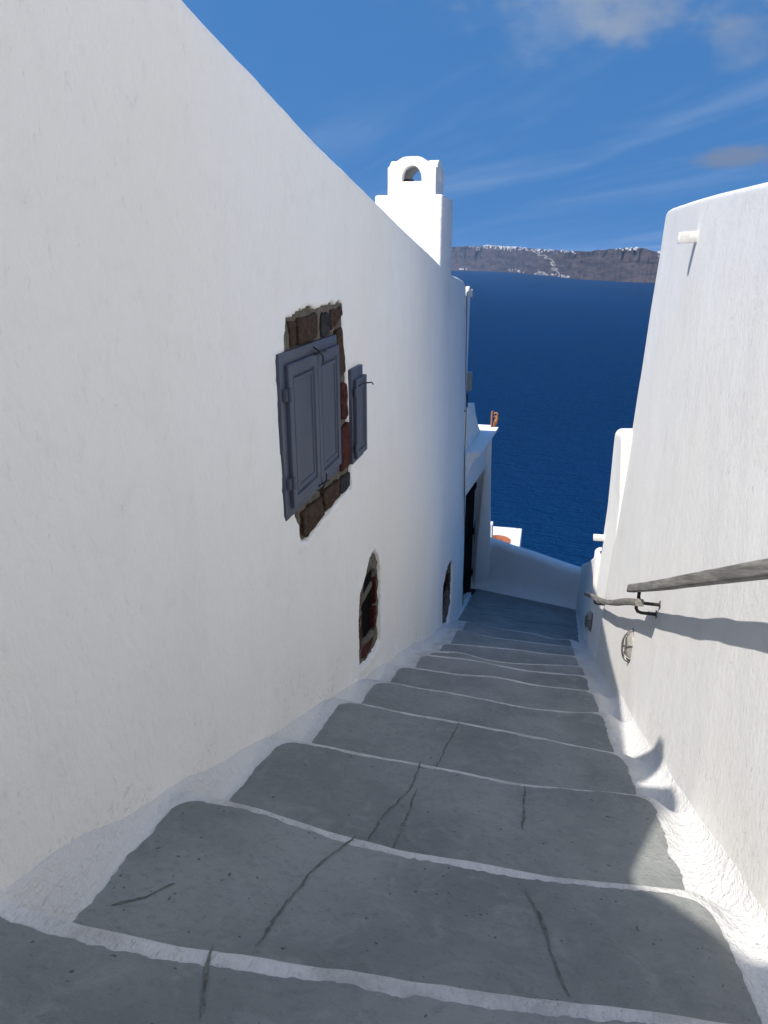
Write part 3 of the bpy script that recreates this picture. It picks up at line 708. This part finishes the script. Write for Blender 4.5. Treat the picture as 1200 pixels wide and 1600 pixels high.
CR = {  # cracks: polylines in (x, fraction of tread depth)
    2: [[(-.584, .757), (-.623, .888), (-.653, .995)]],
    3: [[(-.633, .248), (-.627, .353), (-.611, .501), (-.582, .707), (-.52, .92), (-.50, .995)], [(-1.07, .27), (-1.0, .34), (-.95, .437)], [(.166, .275), (.136, .391), (.103, .626), (.05, .851)]],
    4: [[(-.52, .12), (-.517, .283), (-.498, .456), (-.433, .697), (-.434, .995)], [(-.42, .12), (-.418, .306), (-.41, .467), (-.406, .72)], [(.033, .54), (.036, .75), (.033, .95)]],
    5: [[(-.41, .15), (-.392, .469), (-.38, .62), (-.363, .814), (-.35, .96)]],
    13: [[(-.9, .32), (-.5, .40), (-.1, .38), (.3, .45), (.75, .52)], [(-.8, .55), (-.3, .62), (.1, .60)]],
}
def build_stairs():
    for k in range(1, len(NOS)):
        last = k == len(NOS) - 1
        xs = np.unique(np.concatenate([np.linspace(-1.36, -0.95, 34), np.linspace(-.95, .45, 60), np.linspace(.45, 1.02, 46)]))
        nt_ = 46; t = np.linspace(0, 1, nt_); t = 1 - (1 - t) ** 1.6
        X, T = np.meshgrid(xs, t, indexing='ij')
        Y0 = nose(k - 1, X); Y1 = nose(k, X); Y = Y0 + T * (Y1 - Y0)
        Zb = tread_base(k, X, Y)
        dn = Y1 - Y; r = 0.022
        rnd = np.where(dn < r, r - np.sqrt(np.maximum(r * r - (r - dn) ** 2, 0)), 0) if not last else 0
        edge_ = np.minimum(X - xL(Y, ramp_z(Y)), xR(Y, ramp_z(Y)) + np.where(Y > 8.2, 0.05 * (Y - 8.2), 0) - X)
        Z = surf(k, X, Y, Zb) - rnd * sstep(0.02, 0.2, edge_)
        if not last:
            rows = []
            zn = surf(k + 1, xs, nose(k, xs), tread_base(k + 1, xs, nose(k, xs)))
            for q in np.linspace(0, 1, 7)[1:]:
                zz_ = Z[:, -1] + (zn - 0.05 - Z[:, -1]) * q
                rows.append(np.stack([xs, Y[:, -1] + 0.002 * np.sin(q * 9), zz_], -1))
            P = np.concatenate([np.stack([X, Y, Z], -1), np.stack(rows, 1)], 1)
        else:
            P = np.stack([X, Y, Z], -1)
        V, F = grid_faces(P, flip=False)
        st = merged(V, F, 'step' if not last else 'landing', M['step'], stairs)
        # grey floor paint
        sx = np.linspace(0, 1, 240); st_ = np.linspace(0, 1, 60)
        S, T = np.meshgrid(sx, st_, indexing='ij')
        far = {2: 0.066, 3: 0.052, 4: 0.034, 5: 0.048, 6: 0.050}.get(k, 0.058)
        if last: far = -0.2
        tt = 1 - (1 - T) ** 1.4
        al = {2: -1.30, 3: -1.135, 4: -1.105, 5: -1.07, 6: -1.05, 7: -1.04, 8: -.99, 9: -.96, 10: -.95, 11: -.93, 12: -.93}.get(k, -1.06)
        ar = {2: .60, 3: .600, 4: .575, 5: .56, 6: .54, 7: .55, 8: .555, 9: .55, 10: .55, 11: .57, 12: .60}.get(k, .57)
        if last: al, ar = -1.12, 0.70
        xm = al + S * (ar - al)
        y0 = nose(k - 1, xm) + 0.004; y1 = nose(k, xm) - np.maximum(far + 0.005 * fbm(xm * 9 + 9 * k, 0 * xm + k, 3) + 0.012 * vn(xm * 2.4 + k, 0 * xm + 3 * k) + 0.0035 * fbm(xm * 45, 0 * xm + 5 * k, 2), 0.024)
        if last: y1 = nose(k, xm) - 0.05
        Y = y0 + tt * (y1 - y0)
        dfar = y1 - Y; rl, rr = (0.08, 0.075) if not last else (0.03, 0.05)
        cl = np.where(dfar < rl, rl - np.sqrt(np.maximum(rl * rl - (rl - dfar) ** 2, 0)), 0)
        crr = np.where(dfar < rr, rr - np.sqrt(np.maximum(rr * rr - (rr - dfar) ** 2, 0)), 0)
        prog = Y - nose(k - 1, xm)
        xa = al + cl + 0.006 * fbm(Y * 9, 3.3 * k + 0 * Y, 3) + 0.003 * fbm(Y * 50, 1.3 * k + 0 * Y, 2) + 0.03 * np.clip(0.5 - prog, 0, 1) * 0
        xb = ar - crr + 0.008 * fbm(Y * 9, 7.7 * k + 0 * Y, 3) + 0.004 * fbm(Y * 50, 2.7 * k + 0 * Y, 2) + 0.04 * (0.5 - tt)
        if last: xb = xb + 0.05 * (Y - 9.4)
        X = xa + S * (xb - xa)
        Z = surf(k, X, Y, tread_base(k, X, Y)) + 0.004
        V, F = grid_faces(np.stack([X, Y, Z], -1))
        tp = merged(V, F, 'tread_paint', M['tread'], st)
        for pl in CR.get(k, []):
            pts = []
            for (a, b2), (c, d) in zip(pl[:-1], pl[1:]):
                for s in np.linspace(0, 1, 15)[:-1]: pts.append((a + (c - a) * s, b2 + (d - b2) * s))
            pts.append(pl[-1]); pts = np.array(pts)
            cx = pts[:, 0] + 0.004 * fbm(pts[:, 1] * 20 + k, pts[:, 0] * 3, 4)
            w = (0.0036 if not last else 0.014) * (1 + 0.5 * vn(pts[:, 1] * 30, pts[:, 0] * 9 + k)) * np.clip(np.minimum(np.arange(len(pts)), np.arange(len(pts))[::-1]) / 4 + .35, 0, 1)
            cy = nose(k - 1, cx) + pts[:, 1] * (nose(k, cx) - nose(k - 1, cx))
            tx = np.gradient(cx); ty = np.gradient(cy); ln = np.hypot(tx, ty) + 1e-9; nx, ny = -ty / ln, tx / ln
            P = np.zeros((len(pts), 2, 3))
            for j, s in ((0, -1), (1, 1)):
                X2 = cx + nx * w * s; Y2 = cy + ny * w * s
                P[:, j, 0] = X2; P[:, j, 1] = Y2; P[:, j, 2] = surf(k, X2, Y2, tread_base(k, X2, Y2)) + 0.0065
            V, F = grid_faces(P); merged(V, F, 'crack', M['crack'], st)
build_stairs()

# ------------------------------------------------------------------ right-hand wall, three sections stepping down
rwall = empty('stepped_wall', (0.8, 5, -3.2)); tag(rwall, 'whitewashed sloping wall on the right stepping down towards the sea', 'wall')
def section(name, fx, ys, topf, zlow, back, r=0.05, endr=0.05, mat=None):
    """wall section: face x=fx(y,z), rounded top and both ends"""
    ny = len(ys); u = np.concatenate([np.linspace(0, 0.95, 110), 1 - 0.05 * (1 - np.linspace(0, 1, 12)[1:]) ** 2])
    zt = topf(ys); zb = zlow(ys)
    Y = np.repeat(ys[:, None], len(u), 1); Z = zb[:, None] + u[None] * (zt - zb)[:, None]
    X = fx(Y, Z) + 0.009 * fbm(Y * 0.6 + 30, Z * 0.6, 2) + 0.0025 * fbm(Y * 4, Z * 2.2, 3)
    top = zt[:, None] - Z
    X += np.where(top < r, r - np.sqrt(np.maximum(r * r - (r - top) ** 2, 0)), 0)
    for e in (ys[-1] - Y, Y - ys[0]):
        X += np.where(e < endr, endr - np.sqrt(np.maximum(endr * endr - (endr - e) ** 2, 0)), 0)
    # top sheet and ends
    tops = []
    for q in np.linspace(0, 1, 5)[1:]:
        tops.append(np.stack([X[:, -1] + back * q, ys, zt + 0.015 * math.sin(q * math.pi) * 1.0], -1))
    P = np.concatenate([np.stack([X, Y, Z], -1), np.stack(tops, 1)], 1)
    V, F = grid_faces(P, flip=False)
    V = list(map(tuple, V)); F = list(map(tuple, F))
    m, n = P.shape[:2]
    for row, rev in ((0, True), (m - 1, False)):
        base = len(V); idx = [row * n + j for j in range(n)]
        V.append((P[row, -1, 0], P[row, -1, 1], P[row, 0, 2])); idx.append(base)
        F.append(tuple(idx[::-1] if rev else idx))
    return merged(np.array(V), F, name, mat or M['plaster'], rwall, auto=50)
def build_right():
    ysA = np.concatenate([np.arange(-9, -0.5, 0.25), np.arange(-0.5, 7.02, 0.035), [7.02]])
    topA = lambda y: np.interp(y, [-9, 0, 3.5, 4.66, 5.6, 6.64, 6.9, 7.02], [2.2, .36, .294, .329, .35, .369, .364, .345])
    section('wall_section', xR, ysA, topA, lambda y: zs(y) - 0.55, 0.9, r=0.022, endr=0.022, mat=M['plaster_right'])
    # section B: bulges out at its near top, dies into A lower down
    def fB(y, z):
        t = np.clip((y - 6.55) / 1.6, 0, 1)
        near = np.interp(z, [-4.4, -2.7, -2.3, -1.9, -1.65], [.775, .775, .765, .715, .690]); far = np.interp(z, [-4.6, -3.4, -1.8], [.735, .752, .775])
        return near * (1 - t) + far * t
    ysB = np.linspace(6.90, 8.15, 50)
    section('wall_section', fB, ysB, lambda y: np.interp(y, [6.9, 7.1, 8.15], [-1.57, -1.59, -1.80]), lambda y: zs(y) - 0.4, 0.8, r=0.08, endr=0.06)
    def fC(y, z):
        t = np.clip((y - 8.1) / 4.9, 0, 1)
        near = np.interp(z, [-4.8, -4.0, -3.35], [.735, .72, .685]); far = 0.865 + 0.045 * np.clip((z + 6.4), 0, 2)
        return near * (1 - t) + far * t
    ysC = np.linspace(8.08, 13.2, 90)
    section('wall_section', fC, ysC, lambda y: np.interp(y, [8.08, 8.3, 9.0, 13.2], [-3.28, -3.30, -3.68, -5.62]), lambda y: zs(y) - 0.4, 0.8, r=0.07, endr=0.05)
    # rain spouts through the wall
    def spout(p, ln, w, h, tilt, drop=0.0):
        y, z = p; x = float(xR(y, z)); b = MB()
        prof = [(-w, h), (-w * 0.62, h), (-w * 0.5, 0.014), (w * 0.5, 0.014), (w * 0.62, h), (w, h), (w * 0.85, -0.012), (-w * 0.85, -0.012)]
        b.prism(prof, -0.12, ln, lambda a, c, d: (x - d, y + a + tilt * max(d, 0), z + c - drop * max(d, 0)))
        b.build('rain_spout', M['white_paint'], rwall, bevel=0.003)
    spout((5.02, 0.10), 0.115, 0.045, 0.055, 0.10, 0.12)
    spout((8.00, -3.08), 0.13, 0.04, 0.045, 0.0, 0.02)
build_right()
def build_bounce_storey():  # unseen storey, added to bounce sunlight onto the shaded left wall
    b = MB(); b.box(2.1, 6.5, -9.0, 7.2, -3.0, 4.4); b.box(2.06, 6.6, -9.1, 7.24, 4.4, 4.6)
    b.build('bounce_storey', M['plaster_far'], rwall, bevel=0.03)
    b = MB(); b.box(0.9, 2.1, -9.0, 6.6, -6.0, -0.25); b.build('terrace', M['plaster_far'], rwall)
build_bounce_storey()

# ------------------------------------------------------------------ parapet closing the landing
def build_parapet():
    pw = empty('parapet_wall', (0, 13.2, -6.5)); tag(pw, 'low whitewashed parapet in shade closing off the landing above the sea', 'wall')
    n = 70; xs = np.linspace(-1.25, 1.25, n)
    yb = np.interp(xs, [-1.25, 1.1], [13.42, 12.86]); zt = np.interp(xs, [-1.25, -1.12, -1.0, 1.05, 1.25], [-5.22, -5.29, -5.37, -5.70, -5.72])
    prof = [(-0.17, -1.5), (-0.17, -1.15), (-0.10, -1.06), (-0.035, -0.96), (0.0, -0.80), (0.02, -0.5), (0.035, -0.12), (0.05, -0.06), (0.085, -0.015), (0.13, 0.0), (0.22, 0.005), (0.29, -0.02), (0.32, -0.07), (0.33, -3.4)]
    P = np.zeros((n, len(prof), 3))
    zfoot = -6.44
    for j, (dy, dz) in enumerate(prof):
        P[:, j, 0] = xs; P[:, j, 1] = yb + dy + 0.012 * fbm(xs * 2 + 4, 0 * xs + j * 0.4, 3)
        if j < 4: P[:, j, 2] = zfoot + (dz + 1.06) + 0.07 + 0.01 * fbm(xs * 3, 0 * xs + j, 2)
        elif j == 4: P[:, j, 2] = zfoot + 0.32
        elif j == 5: P[:, j, 2] = (zfoot + 0.32 + zt - 0.12) / 2
        else: P[:, j, 2] = zt + dz + 0.012 * fbm(xs * 1.7, 3 + 0 * xs, 2)
    V, F = grid_faces(P, flip=False)
    merged(V, F, 'wall_face', M['plaster'], pw, auto=60)
build_parapet()

# ------------------------------------------------------------------ lower neighbouring house with the dark door
def build_neighbour():
    h = empty('neighbouring_house', (-1.3, 12.3, -6.2)); tag(h, 'lower whitewashed house with dark doorway and coved cornice beside the landing', 'house')
    A = Vector((-1.215, 11.30)); B = Vector((-1.065, 13.32)); D = (B - A); Ln = D.length; D.normalize(); Nn = Vector((D.y, -D.x))   # outward (+x)
    def P(s, o, z): q = A + D * s + Nn * o; return (q.x, q.y, z)
    b = MB()   # lintel wall above the door
    b.prism([(0, -3.80), (Ln, -3.86), (Ln, -3.06), (0, -3.06)], -0.35, 0.0, lambda s, z, o: P(s, o, z))
    b.build('lintel_wall', M['plaster'], h, bevel=0.012)
    b = MB(); b.prism([(0.0, -7.0), (0.20, -7.0), (0.09, -3.803), (0.0, -3.803)], -0.35, -0.004, lambda s, z, o: P(s, o, z)); b.build('door_jamb', M['plaster'], h, bevel=0.01)
    # pier between the doorway and the sea: flares towards its foot
    b = MB(); V = []
    for z, xa, xb, y in ((-7.2, -1.19, -0.86, 13.30), (-5.3, -1.145, -0.895, 13.32), (-3.95, -1.082, -0.955, 13.33), (-3.1, -1.06, -0.975, 13.34)):
        V += [(xa, y, z), (xb, y + 0.03, z), (xb - 0.03, y + 0.42, z), (xa - 0.3, y + 0.42, z)]
    F = [(4 * k + i, 4 * k + (i + 1) % 4, 4 * k + 4 + (i + 1) % 4, 4 * k + 4 + i) for k in range(3) for i in range(4)] + [(3, 2, 1, 0), (12, 13, 14, 15)]
    b.add(V, F); b.build('pier', M['plaster'], h, bevel=0.015)
    # coved cornice
    prof = [(0.0, -3.46), (0.012, -3.455), (0.02, -3.40), (0.035, -3.33), (0.075, -3.23), (0.13, -3.15), (0.19, -3.11), (0.195, -3.055), (-0.3, -3.055), (-0.3, -3.46)]
    b = MB(); b.prism(prof, 0.16, Ln + 0.10, lambda o, z, s: P(s, o + 0.003, z)); b.build('cornice', M['plaster'], h, auto=30)
    b = MB(); b.prism([(0.0, -3.62), (0.03, -3.62), (0.03, -3.565), (0.0, -3.565)], 0.05, 0.32, lambda o, z, s: P(s, o + 0.003, z)); b.build('moulding', M['plaster'], h, bevel=0.006)
    # sloping gable piece over the cornice
    b = MB(); b.prism([(0.2, -3.052), (1.62, -3.052), (1.30, -2.86), (0.98, -2.58), (0.80, -2.36), (0.62, -2.33), (0.2, -2.33)], -0.32, -0.05, lambda s, z, o: P(s, o, z)); b.build('gable', M['plaster'], h, bevel=0.012)
    # upper storey strip next to the tall house
    b = MB(); b.box(-2.6, -1.305, 11.29, 11.74, -3.4, -0.50); b.build('upper_wall', M['plaster_far'], h, bevel=0.03)
    b = MB(); b.box(-4.2, -1.62, 11.75, 13.7, -7.5, -3.09); b.build('house_body', M['plaster_far'], h)
    # doorway: black sheet painting the shade inside, plank door standing back in it
    b = MB(); b.box(-1.62, -1.585, 11.30, 13.42, -7.0, -3.78); b.build('room_shade', M['void'], h)
    dr = empty('door', (-1.42 + 1.3, 12.5 - 12.3, -6.2 + 6.2), h)
    for i in range(9):
        s0 = 0.24 + i * 0.195
        b = MB(); b.prism([(s0, -6.55), (s0 + 0.185, -6.55), (s0 + 0.185, -3.82), (s0, -3.82)], -0.20 - 0.004 * (i % 2), -0.165 - 0.004 * (i % 3), lambda s, z, o: P(s, o, z)); b.build('plank', M['door'], dr, bevel=0.004)
    for z in (-4.25, -5.2, -6.1):
        b = MB(); b.prism([(0.24, z), (1.98, z), (1.98, z + 0.11), (0.24, z + 0.11)], -0.164, -0.14, lambda s, z, o: P(s, o, z)); b.build('cross_rail', M['door'], dr, bevel=0.004)
    b = MB()
    c = P(1.55, -0.10, -5.05)
    for k in range(10):
        an = k * 0.63
        b.tube([(c[0] + 0.03, c[1] + 0.10 * math.cos(an), c[2] + 0.10 * math.sin(an) + 0.2), (c[0] + 0.035, c[1] + 0.06 * math.cos(an + 1), c[2] + 0.06 * math.sin(an + 1) + 0.1), (c[0] + 0.03, c[1] + 0.09 * math.cos(an + 2), c[2] + 0.13 * math.sin(an + 2) - 0.1)], 0.006, 5)
    b.build('ironwork', M['cage'], dr)
    b = MB(); b.prism([(0.20, -6.7), (2.0, -6.9), (2.0, -6.43), (0.20, -6.03)], -0.36, -0.02, lambda s, z, o: P(s, o, z)); b.build('threshold', M['st_black'], h, bevel=0.01)
build_neighbour()
def build_ornament():
    o = empty('roof_ornament', (-0.95, 13.42, -3.05)); tag(o, 'small terracotta scroll ornament on the corner of the lower cornice', 'ornament')
    x, y, z = -0.955, 13.40, -3.055
    b = MB(); b.box(x - 0.055, x - 0.02, y - 0.05, y + 0.05, z, z + 0.30); b.build('back_plate', M['ornament'], o, bevel=0.015, seg=3)
    b = MB()
    pts = [(x - 0.02 + 0.055 * math.sin(t * 2.2) + 0.02, y, z + 0.02 + 0.20 * t) for t in np.linspace(0, 1, 10)]
    b.tube(pts, [0.045 - 0.018 * abs(2 * t - 1) for t in np.linspace(0, 1, 10)], 10); b.build('scroll', M['ornament'], o)
    b = MB()
    b.tube([(x + 0.03 + 0.035 * math.cos(a), y - 0.01, z + 0.235 + 0.035 * math.sin(a)) for a in np.linspace(-2.6, 2.6, 14)], 0.02, 8); b.build('curl', M['ornament'], o)
    b = MB()
    b.tube([(x + 0.025 + (0.03 - 0.004 * a) * math.cos(a), y - 0.045, z + 0.085 + (0.03 - 0.004 * a) * math.sin(a)) for a in np.linspace(0, 6.6, 20)], 0.009, 6); b.build('rosette', M['ornament'], o)
build_ornament()
def build_utilities():
    o = empty('electrical_box', (-1.27, 11.75, -2.0)); tag(o, 'grey electrical box fixed to the far corner of the tall house', 'electrical box')
    b = MB(); b.box(-1.345, -1.238, 11.745, 11.90, -2.10, -1.80); b.build('box', M['grey_box'], o, bevel=0.01)
    b = MB(); b.box(-1.335, -1.248, 11.738, 11.745, -2.09, -1.81); b.build('lid', M['grey_box'], o, bevel=0.002)
    b = MB(); b.tube([(-1.28, 11.60, -2.12), (-1.275, 11.6, -2.2), (-1.27, 11.57, -2.32), (-1.28, 11.52, -2.4), (-1.295, 11.45, -2.36)], 0.010, 6); b.build('conduit', M['iron'], o)
    o = empty('wall_bracket', (-1.29, 11.6, -0.5)); tag(o, 'little white bracket fitting on top corner of the tall house', 'bracket')
    b = MB(); b.box(-1.36, -1.30, 11.5, 11.62, -0.505, -0.44); b.build('plate', M['white_paint'], o, bevel=0.006)
    b = MB(); b.box(-1.302, -1.265, 11.60, 11.72, -0.60, -0.49); b.build('arm', M['white_paint'], o, bevel=0.006)
    b = MB()
    zz_ = np.linspace(-0.5, -5.9, 60); pts = [(float(xL(11.2, z)) + 0.012 + 0.012 * float(vn(z * 1.3, 2.0)), 11.275 + 0.02 * float(vn(z * 2.1, 7.0)), z) for z in zz_]
    b.tube(pts, [0.0045 + 0.004 * float(vn(z * 3, 1.0)) for z in zz_], 6)
    tag(b.build('cable', M['crack']), 'thin dark cable running down the joint between the two left houses', 'cable')
build_utilities()
def build_planter():
    o = empty('terrace_box', (-0.7, 16.7, -9)); tag(o, 'sunlit white box-shaped terrace wall beyond the parapet holding a clay pot', 'terrace wall')
    z1 = -6.60
    def wall(name, x0, x1, y0, y1, zt, zb=-11): b = MB(); b.box(x0, x1, y0, y1, zb, zt); b.build(name, M['plaster_far'], o, bevel=0.03, seg=3)
    wall('back_wall', -1.5, -0.50, 17.32, 17.46, z1); wall('side_wall', -0.502, -0.37, 15.6, 17.462, z1 - 0.003); wall('terrace_floor', -1.5, -0.50, 15.4, 17.322, -7.15)
    wall('side_post', -1.30, -0.985, 15.3, 15.5, -5.74)
    p = empty('clay_pot', (-0.92, 16.45, -7.1)); tag(p, 'round terracotta pot standing in the white terrace box beyond the parapet', 'pot')
    prof = [(0.0, -7.12), (0.17, -7.13), (0.22, -6.95), (0.27, -6.78), (0.285, -6.64), (0.315, -6.63), (0.32, -6.57), (0.285, -6.565), (0.268, -6.62), (0.25, -6.80), (0.20, -7.02), (0.0, -7.04)]
    n = 36; V = []; F = []
    for r, z in prof: V += [(-0.92 + r * math.cos(2 * math.pi * j / n), 16.45 + r * math.sin(2 * math.pi * j / n), z) for j in range(n)]
    for k in range(len(prof) - 1): F += [(k * n + j, k * n + (j + 1) % n, (k + 1) * n + (j + 1) % n, (k + 1) * n + j) for j in range(n)]
    merged(np.array(V), F, 'pot_body', M['terracotta'], p, auto=45)
build_planter()

# ------------------------------------------------------------------ handrails
def rail_profile(w, h):
    pts = []
    for i in range(20):
        a = 2 * math.pi * i / 20
        c, s = math.cos(a), math.sin(a); e = 0.36
        pts.append((w / 2 * math.copysign(abs(c) ** e, c), h / 2 * math.copysign(abs(s) ** e, s)))
    return pts
def sweep_rail(path, w, h, mat, parent, cut=0.0):
    path = np.array(path, float); t = np.arange(len(path)); tt = np.linspace(0, len(path) - 1, 60)
    c = np.stack([np.interp(tt, t, path[:, i]) for i in range(3)], -1)
    for _ in range(6): c[1:-1] = (c[:-2] + 2 * c[1:-1] + c[2:]) / 4
    pr = rail_profile(w, h); n = len(pr); V = []
    for k in range(len(c)):
        d = Vector(c[min(k + 1, len(c) - 1)] - c[max(k - 1, 0)]).normalized(); side = d.cross(Vector((0, 0, 1))).normalized(); up = side.cross(d)
        for (a, b) in pr:
            off = 0
            if k == len(c) - 1: off = -cut * (b / h + 0.5)
            g = 0.0025 * float(vn(k * 0.5, 9.0))
            V.append(Vector(c[k]) + side * (a + g) + up * b + d * off)
    F = [(k * n + j, k * n + (j + 1) % n, (k + 1) * n + (j + 1) % n, (k + 1) * n + j) for k in range(len(c) - 1) for j in range(n)]
    F += [tuple(range(n))[::-1], tuple((len(c) - 1) * n + j for j in range(n))]
    b = MB(); b.add(V, F); return b.build('rail', mat, parent, auto=50)
def bracket(p, wall_x, parent, drop=0.09):
    x, y, z = p
    b = MB(); b.tube([(x, y, z - 0.02), (x, y, z - drop * 0.6), (x + 0.012, y, z - drop * 0.9), (x + 0.035, y, z - drop), (wall_x + 0.02, y, z - drop * 1.02)], 0.0105, 8)
    b.tube([(x - 0.001, y - 0.03, z - 0.031), (x - 0.001, y + 0.03, z - 0.031)], 0.007, 6)
    o = b.build('bracket', M['iron'], parent)
    b = MB(); b.tube([(wall_x - 0.008, y, z - drop * 1.02), (wall_x + 0.02, y, z - drop * 1.02)], 0.028, 16); b.build('wall_plate', M['cage'], o if False else parent, bevel=0.002)
def build_rails():
    h = empty('handrail', (0.62, 2, -0.9)); tag(h, 'upper weathered wooden handrail running out of frame along the right wall', 'handrail', 'wooden handrails')
    sweep_rail([(0.615, -3.5, 1.80), (0.615, -1.5, 0.88), (.615, 0.2, 0.06), (.613, 1.0, -0.335), (.612, 1.93, -.790), (.612, 2.41, -1.030), (.612, 2.77, -1.210), (.612, 3.12, -1.388), (.612, 3.59, -1.622), (.612, 4.36, -2.0)], 0.050, 0.050, M['wood'], h, cut=0.05)
    for (y, z) in ((4.08, -1.87), (1.0, -0.355)): bracket((0.625, y, z), float(xR(y, z)), h)
    h2 = empty('handrail', (0.64, 6, -3)); tag(h2, 'lower weathered wooden handrail, short and sagging, beside the wall lamps', 'handrail', 'wooden handrails')
    sweep_rail([(.625, 4.02, -1.93), (.625, 4.55, -2.185), (.627, 5.2, -2.52), (.627, 5.87, -2.845), (.627, 6.4, -3.085), (.625, 6.9, -3.30), (.623, 7.9, -3.745)], 0.050, 0.045, M['wood'], h2, cut=0.02)
    for (x, y, z) in ((0.628, 4.14, -1.985), (0.632, 6.9, -3.305)): bracket((x, y, z), float(xR(y, z)), h2, drop=0.07)
build_rails()
# ------------------------------------------------------------------ wall lamps
def build_lamp(y, z, label, x=None, lean=(0, 0)):
    if x is None: x = float(xR(y, z)) + 0.012
    o = empty('bulkhead_lamp', (x, y, z)); tag(o, label, 'wall lamp', 'oval wall lamps by the steps')
    a, c, dpt = 0.10, 0.135, 0.062
    slope = np.array([-0.0, 0.443])
    def ell(th, s, out):
        return (x - out, y + a * s * math.cos(th), z + c * s * math.sin(th))
    V = []; F = []; n = 28; R = 7
    for k in range(R + 1):
        ph = (math.pi / 2) * k / R
        for j in range(n): V.append(ell(2 * math.pi * j / n, 0.93 * math.cos(ph), 0.006 + dpt * 0.85 * math.sin(ph)))
    for k in range(R): F += [(k * n + j, k * n + (j + 1) % n, (k + 1) * n + (j + 1) % n, (k + 1) * n + j) for j in range(n)]
    merged(np.array(V), F, 'lamp_glass', M['glass'], o)
    b = MB(); b.tube([ell(2 * math.pi * j / n, 1.0, 0.004) for j in range(n + 1)], 0.010, 8, cap=False); b.build('rim', M['cage'], o)
    b = MB(); b.prism([(math.cos(2 * math.pi * j / n), math.sin(2 * math.pi * j / n)) for j in range(n)], -0.04, 0.004, lambda p, q, d: (x - d, y + a * p, z + c * q)); b.build('back_plate', M['iron'], o)
    for th0 in (math.pi / 2, math.pi / 2 + 1.15, math.pi / 2 - 1.15):
        b = MB(); b.tube([ell(th0, s, 0.012 + dpt * math.sqrt(max(0, 1 - s * s)) + 0.004) for s in np.linspace(-1, 1, 17)], 0.0045, 6); b.build('cage_wire', M['cage'], o)
    b = MB(); b.tube([ell(2 * math.pi * j / n, 0.62, 0.012 + dpt * 0.80) for j in range(n + 1)], 0.0042, 6, cap=False); b.build('cage_ring', M['cage'], o)
build_lamp(4.87, -2.70, 'oval caged wall lamp in sunlight just under the gap between the handrails')
build_lamp(8.16, -4.23, 'caged oval wall lamp in shade, further down the right wall near the landing', x=0.742)

# ------------------------------------------------------------------ haze over the bay
def build_haze():
    b = MB(); b.box(-27000, 27000, -27000, 27000, SEA_Z - 13, 140)
    m = bpy.data.materials.new('haze'); m.use_nodes = True; nt = m.node_tree
    for n_ in list(nt.nodes):
        if n_.type == 'BSDF_PRINCIPLED': nt.nodes.remove(n_)
    v = nt.nodes.new('ShaderNodeVolumePrincipled'); v.inputs['Color'].default_value = (0.42, 0.68, 1.0, 1); v.inputs['Density'].default_value = HAZE; v.inputs['Anisotropy'].default_value = 0.0
    nt.links.new(v.outputs[0], nt.nodes['Material Output'].inputs['Volume'])
    tag(b.build('haze', m), 'faint blue sea haze filling the air over the bay', kind='stuff')
HAZE = 3.0e-5
build_haze()
